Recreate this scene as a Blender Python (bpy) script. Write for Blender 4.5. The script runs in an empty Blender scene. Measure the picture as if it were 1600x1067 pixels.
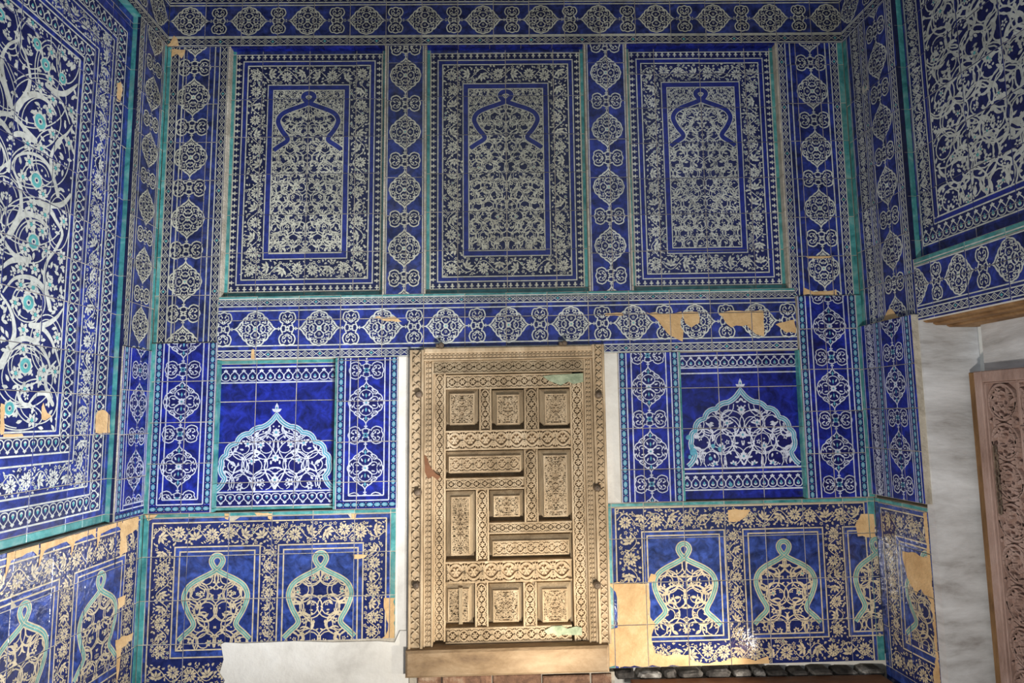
import bpy, math, random, cmath
import numpy as np
from bisect import bisect_right
from mathutils import Matrix, Vector
from mathutils.geometry import tessellate_polygon

random.seed(7)
SC = bpy.context.scene
COL = SC.collection
PI = math.pi

# ------------------------------------------------------------------ camera
FPX, CX, CY = 1030.0, 800.0, 533.5
CAM = np.array([0.0, -3.7, 1.50])
_y = np.array([777 - CX, -(650 - CY), -FPX]); _y /= np.linalg.norm(_y)
_zx = 707 - CX
_z = np.array([_zx, -(_zx * _y[0] - FPX * _y[2]) / _y[1], -FPX]); _z /= np.linalg.norm(_z)
_x = np.cross(_y, _z)
ROT = np.array([_x, _y, _z])                     # world = ROT @ camera space
cd = bpy.data.cameras.new('camera'); cd.sensor_width = 36.0; cd.lens = FPX * 36 / 1600
cd.clip_start = 0.05
co = bpy.data.objects.new('camera', cd); COL.objects.link(co)
M = Matrix.Identity(4)
for i in range(3):
    for j in range(3):
        M[i][j] = ROT[i][j]
    M[i][3] = CAM[i]
co.matrix_world = M
SC.camera = co

# ------------------------------------------------------------------ world, lamps, exposure
SC.view_settings.view_transform = 'Standard'
SC.view_settings.look = 'None'
SC.view_settings.gamma = 1.0
SC.view_settings.exposure = 0.0
wd = bpy.data.worlds.new('world'); SC.world = wd; wd.use_nodes = True
bg = wd.node_tree.nodes['Background']
bg.inputs['Color'].default_value = (0.80, 0.90, 1.0, 1); bg.inputs['Strength'].default_value = 0.50

def spot(name, loc, target, power, col, size, blend, radius):
    d = bpy.data.lights.new(name, 'SPOT'); d.energy = power; d.color = col
    d.spot_size = math.radians(size); d.spot_blend = blend; d.shadow_soft_size = radius
    o = bpy.data.objects.new(name, d); COL.objects.link(o)
    o.location = loc
    o.rotation_euler = (Vector(target) - Vector(loc)).to_track_quat('-Z', 'Y').to_euler()
    return o
# four small floodlights standing on the floor of the hall, below the frame
spot('floor_spotlight', (1.545, -0.42, 0.131), (-0.6, 0.0, 0.45), 52, (1.0, 0.93, 0.82), 118, 1.0, 0.036)
spot('floor_spotlight', (0.72, -0.95, 0.13), (0.06, 0.0, 0.52), 74, (1.0, 0.90, 0.72), 62, 1.0, 0.03)
spot('floor_spotlight', (0.95, -2.75, 0.15), (-1.95, -0.35, 1.75), 800, (0.90, 0.94, 1.0), 62, 1.0, 0.06)
spot('floor_spotlight', (0.35, -2.55, 0.15), (0.25, 0.0, 1.4), 270, (1.0, 0.95, 0.88), 142, 1.0, 0.08)

# ------------------------------------------------------------------ pixel helpers
XL, XR, KR, SH = -1.92, 2.095, -0.0405, 0.010
def ray(px, py):
    return ROT @ np.array([px - CX, -(py - CY), -FPX])
def pxY(px, py, Y=0.0):
    d = ray(px, py); return CAM + d * ((Y - CAM[1]) / d[1])
def pxX(px, py, X):
    d = ray(px, py); return CAM + d * ((X - CAM[0]) / d[0])
def W(px, py, n=0.0):                             # back wall: (u, v)
    p = pxY(px, py, -n); return complex(p[0], p[2] - SH * p[0])
def L(px, py, n=0.0):                             # left wall: u = world y (negative towards the camera)
    p = pxX(px, py, XL + n); return complex(p[1], p[2] + 0.019)
def R(px, py):                                    # right wall: u towards the camera
    d = ray(px, py); t = (XR + KR * CAM[1] - CAM[0]) / (d[0] - KR * d[1]); p = CAM + t * d
    return complex(-p[1], p[2] - 0.021)

# ------------------------------------------------------------------ materials
def newmat(name):
    m = bpy.data.materials.new(name); m.use_nodes = True
    nt = m.node_tree; b = nt.nodes['Principled BSDF']
    return m, nt, b
def node(nt, t, **kw):
    n = nt.nodes.new(t)
    for k, v in kw.items():
        if k in n.inputs: n.inputs[k].default_value = v
        else: setattr(n, k, v)
    return n
def ramp(nt, stops):
    r = nt.nodes.new('ShaderNodeValToRGB')
    e = r.color_ramp.elements
    while len(e) < len(stops): e.new(0.5)
    for q, (p, c) in zip(e, stops):
        q.position = p; q.color = (*c, 1)
    return r
def coords(nt, scale=(1, 1, 1), rnd=True):
    tc = nt.nodes.new('ShaderNodeTexCoord'); oi = nt.nodes.new('ShaderNodeObjectInfo')
    mp = nt.nodes.new('ShaderNodeMapping'); mp.inputs['Scale'].default_value = scale
    if rnd:
        ad = node(nt, 'ShaderNodeVectorMath', operation='MULTIPLY_ADD')
        nt.links.new(oi.outputs['Random'], ad.inputs[0]); ad.inputs[1].default_value = (37, 19, 53)
        nt.links.new(tc.outputs['Object'], ad.inputs[2]); nt.links.new(ad.outputs[0], mp.inputs['Vector'])
    else:
        nt.links.new(tc.outputs['Object'], mp.inputs['Vector'])
    return mp, oi
def glaze(name, stops, scale=26, rough=0.2, stretch=(1, 1, 1), var=0.25, bump=0.05, dirt=None, spec=0.5):
    m, nt, b = newmat(name); k = nt.links.new
    mp, oi = coords(nt, stretch)
    nz = node(nt, 'ShaderNodeTexNoise', Scale=scale, Detail=4.0, Roughness=0.65, Distortion=0.6)
    k(mp.outputs[0], nz.inputs['Vector'])
    r = ramp(nt, stops); k(nz.outputs['Fac'], r.inputs['Fac'])
    out = r.outputs['Color']
    if dirt:
        n2 = node(nt, 'ShaderNodeTexNoise', Scale=7.0, Detail=5.0, Roughness=0.7); k(mp.outputs[0], n2.inputs['Vector'])
        r2 = ramp(nt, [(0.50, (0, 0, 0)), (0.78, (1, 1, 1))]); k(n2.outputs['Fac'], r2.inputs['Fac'])
        ml = node(nt, 'ShaderNodeMath', operation='MULTIPLY'); ml.inputs[1].default_value = dirt[1]
        k(r2.outputs['Color'], ml.inputs[0])
        mx = node(nt, 'ShaderNodeMix', data_type='RGBA'); k(ml.outputs[0], mx.inputs['Factor'])
        k(out, mx.inputs['A']); mx.inputs['B'].default_value = (*dirt[0], 1); out = mx.outputs['Result']
    hs = nt.nodes.new('ShaderNodeHueSaturation')
    mr = node(nt, 'ShaderNodeMapRange'); mr.inputs['To Min'].default_value = 1 - var; mr.inputs['To Max'].default_value = 1 + var
    k(oi.outputs['Random'], mr.inputs['Value']); k(mr.outputs[0], hs.inputs['Value']); k(out, hs.inputs['Color'])
    k(hs.outputs['Color'], b.inputs['Base Color'])
    b.inputs['Roughness'].default_value = rough
    b.inputs['Specular IOR Level'].default_value = spec
    n3 = node(nt, 'ShaderNodeTexNoise', Scale=45.0, Detail=2.0); k(mp.outputs[0], n3.inputs['Vector'])
    bp = node(nt, 'ShaderNodeBump', Strength=bump, Distance=0.02); k(n3.outputs['Fac'], bp.inputs['Height'])
    k(bp.outputs[0], b.inputs['Normal'])
    return m
def rough_mat(name, stops, scale=6, rough=0.85, stretch=(1, 1, 1), bump=0.3, bscale=20, rnd=True, var=0.0, dist=0.02, distortion=0.3):
    m, nt, b = newmat(name); k = nt.links.new
    mp, oi = coords(nt, stretch, rnd)
    nz = node(nt, 'ShaderNodeTexNoise', Scale=scale, Detail=7.0, Roughness=0.65, Distortion=distortion)
    k(mp.outputs[0], nz.inputs['Vector'])
    r = ramp(nt, stops); k(nz.outputs['Fac'], r.inputs['Fac']); out = r.outputs['Color']
    if var:
        hs = nt.nodes.new('ShaderNodeHueSaturation'); mr = node(nt, 'ShaderNodeMapRange')
        mr.inputs['To Min'].default_value = 1 - var; mr.inputs['To Max'].default_value = 1 + var
        k(oi.outputs['Random'], mr.inputs['Value']); k(mr.outputs[0], hs.inputs['Value']); k(out, hs.inputs['Color']); out = hs.outputs['Color']
    k(out, b.inputs['Base Color'])
    b.inputs['Roughness'].default_value = rough; b.inputs['Specular IOR Level'].default_value = 0.25
    n3 = node(nt, 'ShaderNodeTexNoise', Scale=bscale, Detail=6.0, Roughness=0.6); k(mp.outputs[0], n3.inputs['Vector'])
    bp = node(nt, 'ShaderNodeBump', Strength=bump, Distance=dist); k(n3.outputs['Fac'], bp.inputs['Height']); k(bp.outputs[0], b.inputs['Normal'])
    return m

CLAY = rough_mat('bare_clay_body', [(0.3, (0.50, 0.31, 0.14)), (0.55, (0.66, 0.44, 0.22)), (0.8, (0.78, 0.58, 0.34))], 9, 0.9, bump=0.35, bscale=60)
MORTAR = rough_mat('joint_mortar', [(0.3, (0.30, 0.26, 0.20)), (0.7, (0.62, 0.56, 0.46))], 9, 0.95, bump=0.5, bscale=60)
PLASTER = rough_mat('white_plaster', [(0.25, (0.50, 0.47, 0.42)), (0.5, (0.70, 0.67, 0.61)), (0.75, (0.80, 0.78, 0.73))], 3.5, 0.9, bump=0.35, bscale=14, rnd=False)
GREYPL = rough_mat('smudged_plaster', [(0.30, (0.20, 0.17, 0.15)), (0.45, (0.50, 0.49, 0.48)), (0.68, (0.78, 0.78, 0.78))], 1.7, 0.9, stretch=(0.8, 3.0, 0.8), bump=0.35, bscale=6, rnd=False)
TEAL_N = glaze('turquoise_glaze', [(0.3, (0.025, 0.14, 0.145)), (0.55, (0.07, 0.28, 0.275)), (0.8, (0.24, 0.43, 0.40))], 14, 0.25, var=0.2, dirt=((0.30, 0.26, 0.19), 0.45))
STY = {}
def style(key, base, line, teal, dark, rough, dirt=None, ldirt=None, bump=0.05):
    b0 = np.array(base); l0 = np.array(line); t0 = np.array(teal); d0 = np.array(dark)
    mk = lambda nm, c, a, z, sc, d: glaze(key + '_' + nm, [(0.34, tuple(c * a)), (0.50, tuple(c)), (0.68, tuple(np.minimum(c * z, 0.95)))], sc, rough, var=0.16, dirt=d, bump=bump)
    STY[key] = [mk('cobalt_glaze', b0, 0.38, 2.0, 17, dirt), mk('line_glaze', l0, 0.72, 1.15, 30, ldirt),
                mk('turquoise_detail', t0, 0.7, 1.3, 24, None), mk('dark_ground', d0, 0.7, 1.4, 24, None), CLAY,
                mk('blue_band', b0 * np.array([0.9, 0.9, 1.25]), 0.65, 1.35, 24, None), TEAL_N]
style('old', (0.017, 0.027, 0.120), (0.47, 0.46, 0.37), (0.11, 0.34, 0.32), (0.008, 0.011, 0.048), 0.28, ((0.09, 0.08, 0.07), 0.40), ((0.34, 0.29, 0.20), 0.45))
style('mid', (0.014, 0.024, 0.155), (0.53, 0.54, 0.49), (0.10, 0.36, 0.36), (0.010, 0.014, 0.085), 0.24, ((0.07, 0.07, 0.10), 0.25), ((0.46, 0.42, 0.33), 0.35))
style('new', (0.007, 0.013, 0.165), (0.50, 0.52, 0.60), (0.08, 0.26, 0.35), (0.006, 0.007, 0.085), 0.20)
style('wain', (0.024, 0.046, 0.190), (0.54, 0.45, 0.30), (0.13, 0.32, 0.29), (0.013, 0.020, 0.095), 0.13, ((0.10, 0.09, 0.10), 0.3), ((0.48, 0.37, 0.22), 0.35), bump=0.09)
BASE, LINE, TEAL, DARK, BODY, BAND, TQ = range(7)

WSTOP = [(0.30, (0.27, 0.19, 0.11)), (0.5, (0.46, 0.34, 0.21)), (0.70, (0.62, 0.49, 0.33))]
WOOD = rough_mat('weathered_carved_wood', WSTOP, 10, 0.75, stretch=(1, 0.35, 1), bump=0.35, bscale=40, var=0.10)
WOODG = rough_mat('greyed_wood', [(0.25, (0.20, 0.14, 0.085)), (0.5, (0.35, 0.265, 0.165)), (0.78, (0.48, 0.38, 0.25))], 12, 0.8, stretch=(1, 0.25, 1), bump=0.4, bscale=40, var=0.12)
SILLW = rough_mat('worn_sill_wood', [(0.25, (0.11, 0.065, 0.04)), (0.45, (0.27, 0.18, 0.10)), (0.7, (0.44, 0.32, 0.20))], 7, 0.7, stretch=(0.45, 1, 1.6), bump=0.4, bscale=30)
PINKW = rough_mat('pinkish_carved_wood', [(0.25, (0.22, 0.135, 0.105)), (0.5, (0.38, 0.255, 0.21)), (0.8, (0.52, 0.38, 0.33))], 10, 0.75, stretch=(1, 0.4, 1), bump=0.35, bscale=40)
BROWNW = rough_mat('brown_jamb_wood', [(0.25, (0.07, 0.035, 0.015)), (0.5, (0.24, 0.13, 0.055)), (0.75, (0.40, 0.25, 0.12))], 8, 0.7, stretch=(1, 0.3, 1), bump=0.4, bscale=30, rnd=False)
REDW = rough_mat('red_brown_plank', [(0.3, (0.10, 0.035, 0.015)), (0.7, (0.26, 0.11, 0.045))], 9, 0.5, stretch=(0.3, 1, 1), bump=0.2, bscale=30, var=0.15)
IRON = rough_mat('dark_iron', [(0.3, (0.05, 0.035, 0.025)), (0.7, (0.22, 0.16, 0.11))], 20, 0.45, bump=0.3, bscale=60)
BRICKM = rough_mat('fired_brick', [(0.35, (0.09, 0.05, 0.035)), (0.55, (0.22, 0.12, 0.075)), (0.7, (0.36, 0.26, 0.18))], 12, 0.9, bump=0.6, bscale=40, var=0.2)
STONEM = rough_mat('rubble_stone', [(0.38, (0.025, 0.022, 0.02)), (0.55, (0.10, 0.09, 0.08)), (0.66, (0.36, 0.34, 0.31))], 8, 0.9, bump=0.6, bscale=30, var=0.25)
PATINA = rough_mat('verdigris_plate', [(0.3, (0.16, 0.20, 0.12)), (0.6, (0.40, 0.45, 0.30)), (0.8, (0.55, 0.58, 0.42))], 14, 0.55, bump=0.3, bscale=50)
FLOORM = rough_mat('packed_floor', [(0.3, (0.10, 0.08, 0.06)), (0.7, (0.24, 0.19, 0.14))], 6, 0.8, bump=0.3, rnd=False)
CEILM = rough_mat('dark_ceiling_wood', [(0.3, (0.10, 0.07, 0.05)), (0.7, (0.22, 0.16, 0.11))], 6, 0.8, rnd=False)

# ------------------------------------------------------------------ objects
def link(name, me, parent=None, mats=(), label=None, cat=None, kind=None):
    for m in mats: me.materials.append(m) if me else None
    o = bpy.data.objects.new(name, me); COL.objects.link(o)
    if parent is not None: o.parent = parent
    if label: o['label'] = label
    if cat: o['category'] = cat
    if kind: o['kind'] = kind
    return o
class MB:                                          # collects polygons into one mesh
    def __init__(s): s.v = []; s.f = []; s.m = []
    def poly(s, pts, m=0):
        n = len(s.v); s.v += [tuple(p) for p in pts]; s.f.append(tuple(range(n, n + len(pts)))); s.m.append(m)
    def box(s, x0, x1, y0, y1, z0, z1, m=0):
        c = [(x, y, z) for z in (z0, z1) for y in (y0, y1) for x in (x0, x1)]; n = len(s.v); s.v += c
        for q in ((0, 2, 3, 1), (4, 5, 7, 6), (0, 1, 5, 4), (2, 6, 7, 3), (0, 4, 6, 2), (1, 3, 7, 5)):
            s.f.append(tuple(n + i for i in q)); s.m.append(m)
    def cbox(s, x0, x1, y0, y1, z0, z1, b, m=0):   # box whose +z face is chamfered by b
        n = len(s.v)
        s.v += [(x0, y0, z0), (x1, y0, z0), (x1, y1, z0), (x0, y1, z0), (x0, y0, z1 - b), (x1, y0, z1 - b), (x1, y1, z1 - b), (x0, y1, z1 - b),
                (x0 + b, y0 + b, z1), (x1 - b, y0 + b, z1), (x1 - b, y1 - b, z1), (x0 + b, y1 - b, z1)]
        q = [(3, 2, 1, 0), (8, 9, 10, 11)]
        for i in range(4):
            j = (i + 1) % 4; q += [(i, j, 4 + j, 4 + i), (4 + i, 4 + j, 8 + j, 8 + i)]
        for a in q: s.f.append(tuple(n + i for i in a)); s.m.append(m)
    def mesh(s, name):
        me = bpy.data.meshes.new(name); me.from_pydata(s.v, [], s.f)
        me.polygons.foreach_set('material_index', s.m); me.update(); return me

# ------------------------------------------------------------------ ornament: lists of (points as complex, material slot, layer)
def rib(p, w, m=LINE, l=2, closed=False, w1=None):
    n = len(p); out = []
    ws = [w] * n if w1 is None or callable(w1) else [w + (w1 - w) * i / (n - 1) for i in range(n)]
    if callable(w1): ws = [w * w1(i / (n - 1)) for i in range(n)]
    a = []
    for i in range(n):
        d = (p[(i + 1) % n] - p[i - 1]) if closed else (p[min(i + 1, n - 1)] - p[max(i - 1, 0)])
        d = d / (abs(d) or 1); a.append(d * 1j * ws[i] / 2)
    for i in range(n if closed else n - 1):
        j = (i + 1) % n
        out.append(([p[i] - a[i], p[j] - a[j], p[j] + a[j], p[i] + a[i]], m, l))
    return out
def arc(c, r, a0, a1, n): return [c + cmath.rect(r, a0 + (a1 - a0) * i / n) for i in range(n + 1)]
def bez(a, b, c, d, n=6): return [a * (1 - t) ** 3 + 3 * b * t * (1 - t) ** 2 + 3 * c * t * t * (1 - t) + d * t ** 3 for t in [i / n for i in range(n + 1)]]
def cat(pts, n=4, closed=False):
    q = []; N = len(pts)
    for i in range(N if closed else N - 1):
        g = (lambda k: pts[k % N]) if closed else (lambda k: pts[max(0, min(N - 1, k))])
        a, b, c, d = g(i - 1), g(i), g(i + 1), g(i + 2)
        for s in range(n):
            t = s / n
            q.append(0.5 * (2 * b + (c - a) * t + (2 * a - 5 * b + 4 * c - d) * t * t + (3 * b - a - 3 * c + d) * t ** 3))
    if not closed: q.append(pts[-1])
    return q
def leaf(p, d, ln, wd, m=LINE, l=3):
    d = cmath.exp(1j * d); n = 1j * d
    return [([p, p + d * ln * .3 - n * wd * .42, p + d * ln * .65 - n * wd * .38, p + d * ln, p + d * ln * .65 + n * wd * .38, p + d * ln * .3 + n * wd * .42], m, l)]
def disc(c, r, m=LINE, l=3, n=7): return [([c + cmath.rect(r, 2 * PI * i / n) for i in range(n)], m, l)]
def flower(c, r, k=6, m=LINE, cm=DARK, rot=0.0, l=3):
    o = []
    for i in range(k): o += leaf(c + cmath.rect(r * .22, rot + 2 * PI * i / k), rot + 2 * PI * i / k, r * .8, r * .62, m, l)
    return o + disc(c, r * .3, cm, l + 1, 6)
def rosette(c, r, m=TEAL):                         # big ringed flower with a turquoise heart
    o = [([c + cmath.rect(r * (1 + .1 * (-1) ** i), PI * i / 8) for i in range(16)], LINE, 3)]
    return o + disc(c, r * .78, m, 4, 12) + disc(c, r * .34, LINE, 5, 8) + disc(c, r * .18, DARK, 6, 6)
def peony(c, r, d):
    o = []
    for i in range(11):
        a = d + 2 * PI * i / 11
        o += leaf(c + cmath.rect(r * .36, a), a, r * .68, r * .40)
    o += disc(c, r * .44, LINE, 3, 10)
    for i in range(5): o += leaf(c + cmath.rect(r * .05, d + i * 1.257), d + i * 1.257, r * .42, r * .16, DARK, 4)
    return o + leaf(c - cmath.rect(r * .2, d), d, r * .5, r * .3, DARK, 4)
def lotus(c, r, d):
    o = []
    for a, s in ((-1.25, .95), (-.62, 1.1), (0, 1.0), (.62, 1.1), (1.25, .95)):
        o += leaf(c - cmath.rect(r * .35, d), d + a, r * 1.25 * s, r * .52)
    for a in (-.9, -.3, .3, .9): o += rib([c - cmath.rect(r * .2, d), c - cmath.rect(r * .35, d) + cmath.rect(r * .8, d + a)], r * .06, DARK, 4)
    return o + disc(c - cmath.rect(r * .4, d), r * .2, LINE, 4, 6)
def xf(o, b=0, a=1, conj=False):
    if conj: return [([(z.conjugate()) * a + b for z in reversed(p)], m, l) for p, m, l in o]
    return [([z * a + b for z in p], m, l) for p, m, l in o]
def mirx(o): return [([-z.conjugate() for z in reversed(p)], m, l) for p, m, l in o]
def miry(o): return [([z.conjugate() for z in reversed(p)], m, l) for p, m, l in o]
def fan(p, c, m, l): return [([c, p[i], p[(i + 1) % len(p)]], m, l) for i in range(len(p))]
def lobes(keys, n=5):                              # keys (x, y, bulge to the left of travel)
    q = []
    for (x, y, b), (x2, y2, _) in zip(keys, keys[1:]):
        a, c = complex(x, y), complex(x2, y2); d = (c - a) * 1j
        q += [a + (c - a) * t + d * b * 4 * t * (1 - t) for t in [i / n for i in range(n)]]
    q.append(complex(*keys[-1][:2])); return q
def scale2(p, sx, sy): return [complex(z.real * sx, z.imag * sy) for z in p]
_cache = {}
def big_medallion(hw, hh, fine):
    key = ('B', round(hw, 4), round(hh, 4), fine)
    if key in _cache: return _cache[key]
    half = lobes([(0, 1, -.10), (.19, .80, .08), (.43, .63, .15), (.71, .42, .18), (.95, .14, .22), (.95, -.14, .18), (.71, -.42, .15), (.43, -.63, .08), (.19, -.80, -.10), (0, -1, 0)], 4)
    half = scale2(half, hw, hh)
    out = half + [complex(-z.real, z.imag) for z in reversed(half[1:-1])]
    out = out[::-1]
    o = fan(out, 0, DARK, 0) + rib(out, .0078 if fine else .0056, LINE, 3, True)
    S = lambda x, y: complex(x * hw, y * hh)
    s = min(hw, hh); q = []
    if fine:
        w = .0040
        q += rib(bez(S(0, .50), S(.36, .44), S(.40, .10), S(.04, .08), 7), w)
        q += rib(bez(S(.10, 0), S(.26, .34), S(.62, .26), S(.56, 0), 7), w)
        q += rib(bez(S(0, .80), S(.26, .66), S(.30, .52), S(.12, .42), 5), w)
        q += rib(bez(S(.30, .42), S(.50, .62), S(.78, .34), S(.62, .20), 6), w)
        q += rib(bez(S(.90, .02), S(.84, .26), S(.66, .28), S(.62, .12), 5), w)
        for x, y, a, ln in ((.08, .22, 1.0, .20), (.20, .16, .5, .18), (.06, .58, 1.2, .18), (.22, .60, .2, .17), (.36, .30, 1.3, .18), (.52, .36, .6, .18), (.46, .10, .9, .17), (.70, .06, .6, .16), (.72, .36, 2.2, .16), (.40, .58, 2.6, .17), (.56, .50, 5.4, .15), (.82, .16, 1.7, .14), (.28, .70, 2.2, .13), (.26, .30, 2.3, .15)):
            q += leaf(S(x, y), a, ln * s, .085 * s)
        q += flower(S(0, .29), s * .10, 5, LINE, DARK, .3) + flower(S(.33, 0), s * .10, 5, LINE, DARK, .0)
        for x, y in ((.18, .32), (.44, .20), (.58, .28), (.12, .68), (.34, .50), (.78, .24), (.66, .14)): q += disc(S(x, y), s * .038, LINE, 3, 6)
    else:
        w = .0044
        q += rib(bez(S(0, .62), S(.52, .56), S(.50, .10), S(.05, .12), 8), w)
        q += rib(bez(S(.08, 0), S(.30, .44), S(.86, .32), S(.66, .02), 8), w)
        for x, y, a, ln in ((.14, .30, 1.1, .24), (.34, .12, .2, .24), (.76, .12, 1.3, .18), (.28, .62, .2, .22), (.56, .38, .9, .2), (.10, .72, .9, .16), (.84, .06, 1.2, .16), (.44, .52, 2.5, .16)):
            q += leaf(S(x, y), a, ln * s, .10 * s)
        q += flower(S(.50, .46), s * .11, 5)
    q += mirx(q); q += miry(q)
    o += q + flower(0, s * (.17 if fine else .20), 8, LINE, TEAL) + [([S(0, .62), S(-.07, .73), S(0, .86), S(.07, .73)][::-1], TEAL if not fine else LINE, 4), ([S(0, -.62), S(.07, -.73), S(0, -.86), S(-.07, -.73)][::-1], TEAL if not fine else LINE, 4)]
    if not fine: o += [([S(.06, .34), S(0, .46), S(-.06, .34), S(0, .22)], TEAL, 5), ([S(.06, -.34), S(0, -.22), S(-.06, -.34), S(0, -.46)], TEAL, 5)]
    _cache[key] = o; return o
def small_cartouche(hw, hh, fine):                 # lies along x
    key = ('S', round(hw, 4), round(hh, 4), fine)
    if key in _cache: return _cache[key]
    qd = lobes([(0, .86, -.08), (.33, .55, .16), (.60, 1.0, .24), (.91, .42, .03), (1, 0, 0)], 4)
    qd = scale2(qd, hw, hh)
    out = qd + [z.conjugate() for z in reversed(qd[:-1])]; out = out + [-z.conjugate() for z in reversed(out[1:-1])]
    out = out[::-1]
    o = fan(out, 0, DARK, 0) + rib(out, .0070 if fine else .0052, LINE, 3, True)
    S = lambda x, y: complex(x * hw, y * hh)
    q = leaf(S(.10, .12), .9, hw * .17, hh * .20) + leaf(S(.34, .06), .35, hw * .18, hh * .22) + leaf(S(.52, .16), 1.15, hw * .18, hh * .20) + leaf(S(.64, .12), .45, hw * .17, hh * .20)
    q += disc(S(.80, .30), hh * .09, LINE, 3, 6) + disc(S(.48, .52), hh * .09, LINE, 3, 6) + disc(S(.18, .48), hh * .08, LINE, 3, 6)
    q += rib(bez(S(.30, .0), S(.42, .62), S(.74, .80), S(.80, .40), 6), .0036)
    q += mirx(q); q += miry(q)
    o += q + flower(0, hh * .34, 6, LINE if fine else TEAL, DARK)
    _cache[key] = o; return o
def knot(s): return disc(-s, s * .62, LINE, 4, 6) + disc(s, s * .62, LINE, 4, 6) + rib([complex(0, -s * 1.5), complex(0, s * 1.5)], s * .7, LINE, 3)

class Panel:
    LH = 0.00032
    def __init__(s, name, wall, sty, us, vs, n=0.0, thick=0.03, gap=0.0022, tone=None, skip=(), tilt=0.004, shear=None, label=None, bed=True):
        s.name, s.wall, s.sty, s.us, s.vs, s.n, s.th, s.gap = name, wall, sty, list(us), list(vs), n, thick, gap
        s.o = []; s.tone = tone or (lambda i, j: 0); s.skip = set(skip); s.tilt = tilt
        s.sh = wall['shear'] if shear is None else shear; s.label = label; s.bed = bed
    def add(s, o, b=0, a=1): s.o += xf(o, b, a) if (b != 0 or a != 1) else o
    def rect(s, u0, v0, u1, v1, m, l=1): s.o.append(([complex(u0, v0), complex(u1, v0), complex(u1, v1), complex(u0, v1)], m, l))
    def hline(s, u0, u1, v, w=.007, m=LINE, l=2): s.rect(u0, v - w / 2, u1, v + w / 2, m, l)
    def vline(s, u, v0, v1, w=.007, m=LINE, l=2): s.rect(u - w / 2, v0, u + w / 2, v1, m, l)
    def frame(s, u0, v0, u1, v1, w=.007, m=LINE, l=2):
        h = w / 2
        s.hline(u0 - h, u1 + h, v0, w, m, l); s.hline(u0 - h, u1 + h, v1, w, m, l); s.vline(u0, v0 + h, v1 - h, w, m, l); s.vline(u1, v0 + h, v1 - h, w, m, l)
    def patch(s, pts, rag=.006):                   # glaze flaked off down to the clay
        q = []
        for i, a in enumerate(pts):
            b = pts[(i + 1) % len(pts)]; k = max(1, int(abs(b - a) / .025))
            for t in range(k):
                j = complex(random.uniform(-rag, rag), random.uniform(-rag, rag)) if t else 0
                q.append(a + (b - a) * t / k + j)
        tri = tessellate_polygon([[Vector((z.real, z.imag, 0)) for z in q]])
        for t in tri:
            p = [q[i] for i in t]
            if ((p[1] - p[0]).conjugate() * (p[2] - p[0])).imag < 0: p.reverse()
            s.o.append((p, BODY, 7))
    def build(s):
        us, vs, sh, g = s.us, s.vs, s.sh, s.gap
        mb = MB(); u0, u1, v0, v1 = us[0], us[-1], vs[0], vs[-1]
        z1 = s.n - 0.0026; z0 = s.n - s.th
        c = [(u, v + sh * u) for u, v in ((u0, v0), (u1, v0), (u1, v1), (u0, v1))]
        mb.v += [(a, b, z0) for a, b in c] + [(a, b, z1) for a, b in c]
        mb.f += [(3, 2, 1, 0), (4, 5, 6, 7)] + [(i, (i + 1) % 4, 4 + (i + 1) % 4, 4 + i) for i in range(4)]; mb.m += [0] * 6
        po = link(s.name, mb.mesh(s.name), s.wall['obj'], [MORTAR], s.label)
        cells = {}
        nu, nv = len(us) - 1, len(vs) - 1
        for p, m, l in s.o:
            xs = [z.real for z in p]; ys = [z.imag for z in p]
            a, b, c_, d = min(xs), max(xs), min(ys), max(ys)
            i0 = max(0, bisect_right(us, a) - 1); i1 = min(nu - 1, bisect_right(us, b) - 1)
            j0 = max(0, bisect_right(vs, c_) - 1); j1 = min(nv - 1, bisect_right(vs, d) - 1)
            for i in range(i0, i1 + 1):
                for j in range(j0, j1 + 1):
                    A, B, C, D = us[i] + g, us[i + 1] - g, vs[j] + g, vs[j + 1] - g
                    if a >= A and b <= B and c_ >= C and d <= D: q = p
                    else:
                        if b <= A or a >= B or d <= C or c_ >= D: continue
                        q = clip(p, A, B, C, D)
                        if len(q) < 3: continue
                    cells.setdefault((i, j), []).append((q, m, l))
        mats = STY[s.sty]
        for i in range(nu):
            for j in range(nv):
                if (i, j) in s.skip: continue
                A, B, C, D = us[i], us[i + 1], vs[j], vs[j + 1]
                ou, ov = (A + B) / 2, (C + D) / 2; t = MB()
                h = .0018; e = .0014
                x0, x1, y0, y1 = A + h - ou, B - h - ou, C + h - ov, D - h - ov
                t.cbox(x0, x1, y0, y1, -s.th * .8, 0, e, s.tone(i, j))
                t.v = [(x, y + sh * x, z) for x, y, z in t.v]
                for kk, (q, m, l) in enumerate(cells.get((i, j), ())):
                    z = s.LH * (l + 1) + 1.1e-5 * (kk % 13)
                    t.poly([(w.real - ou, w.imag - ov + sh * (w.real - ou), z) for w in q], m)
                o = link('tile', t.mesh('tile'), po, mats)
                o.location = (ou, ov + sh * ou, s.n + random.uniform(-.0012, .0014))
                k = s.tilt; o.rotation_euler = (random.gauss(0, k), random.gauss(0, k), random.gauss(0, .0012))
        return po
def clip(p, A, B, C, D):
    for ax, sg, lim in ((0, 1, A), (0, -1, -B), (1, 1, C), (1, -1, -D)):
        q = []; n = len(p)
        for i in range(n):
            a, b = p[i], p[(i + 1) % n]
            da = (a.real if ax == 0 else a.imag) * sg - lim; db = (b.real if ax == 0 else b.imag) * sg - lim
            if da >= 0: q.append(a)
            if (da > 0) != (db > 0) and da != db: q.append(a + (b - a) * (da / (da - db)))
        p = q
        if len(p) < 3: return []
    return p

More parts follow.
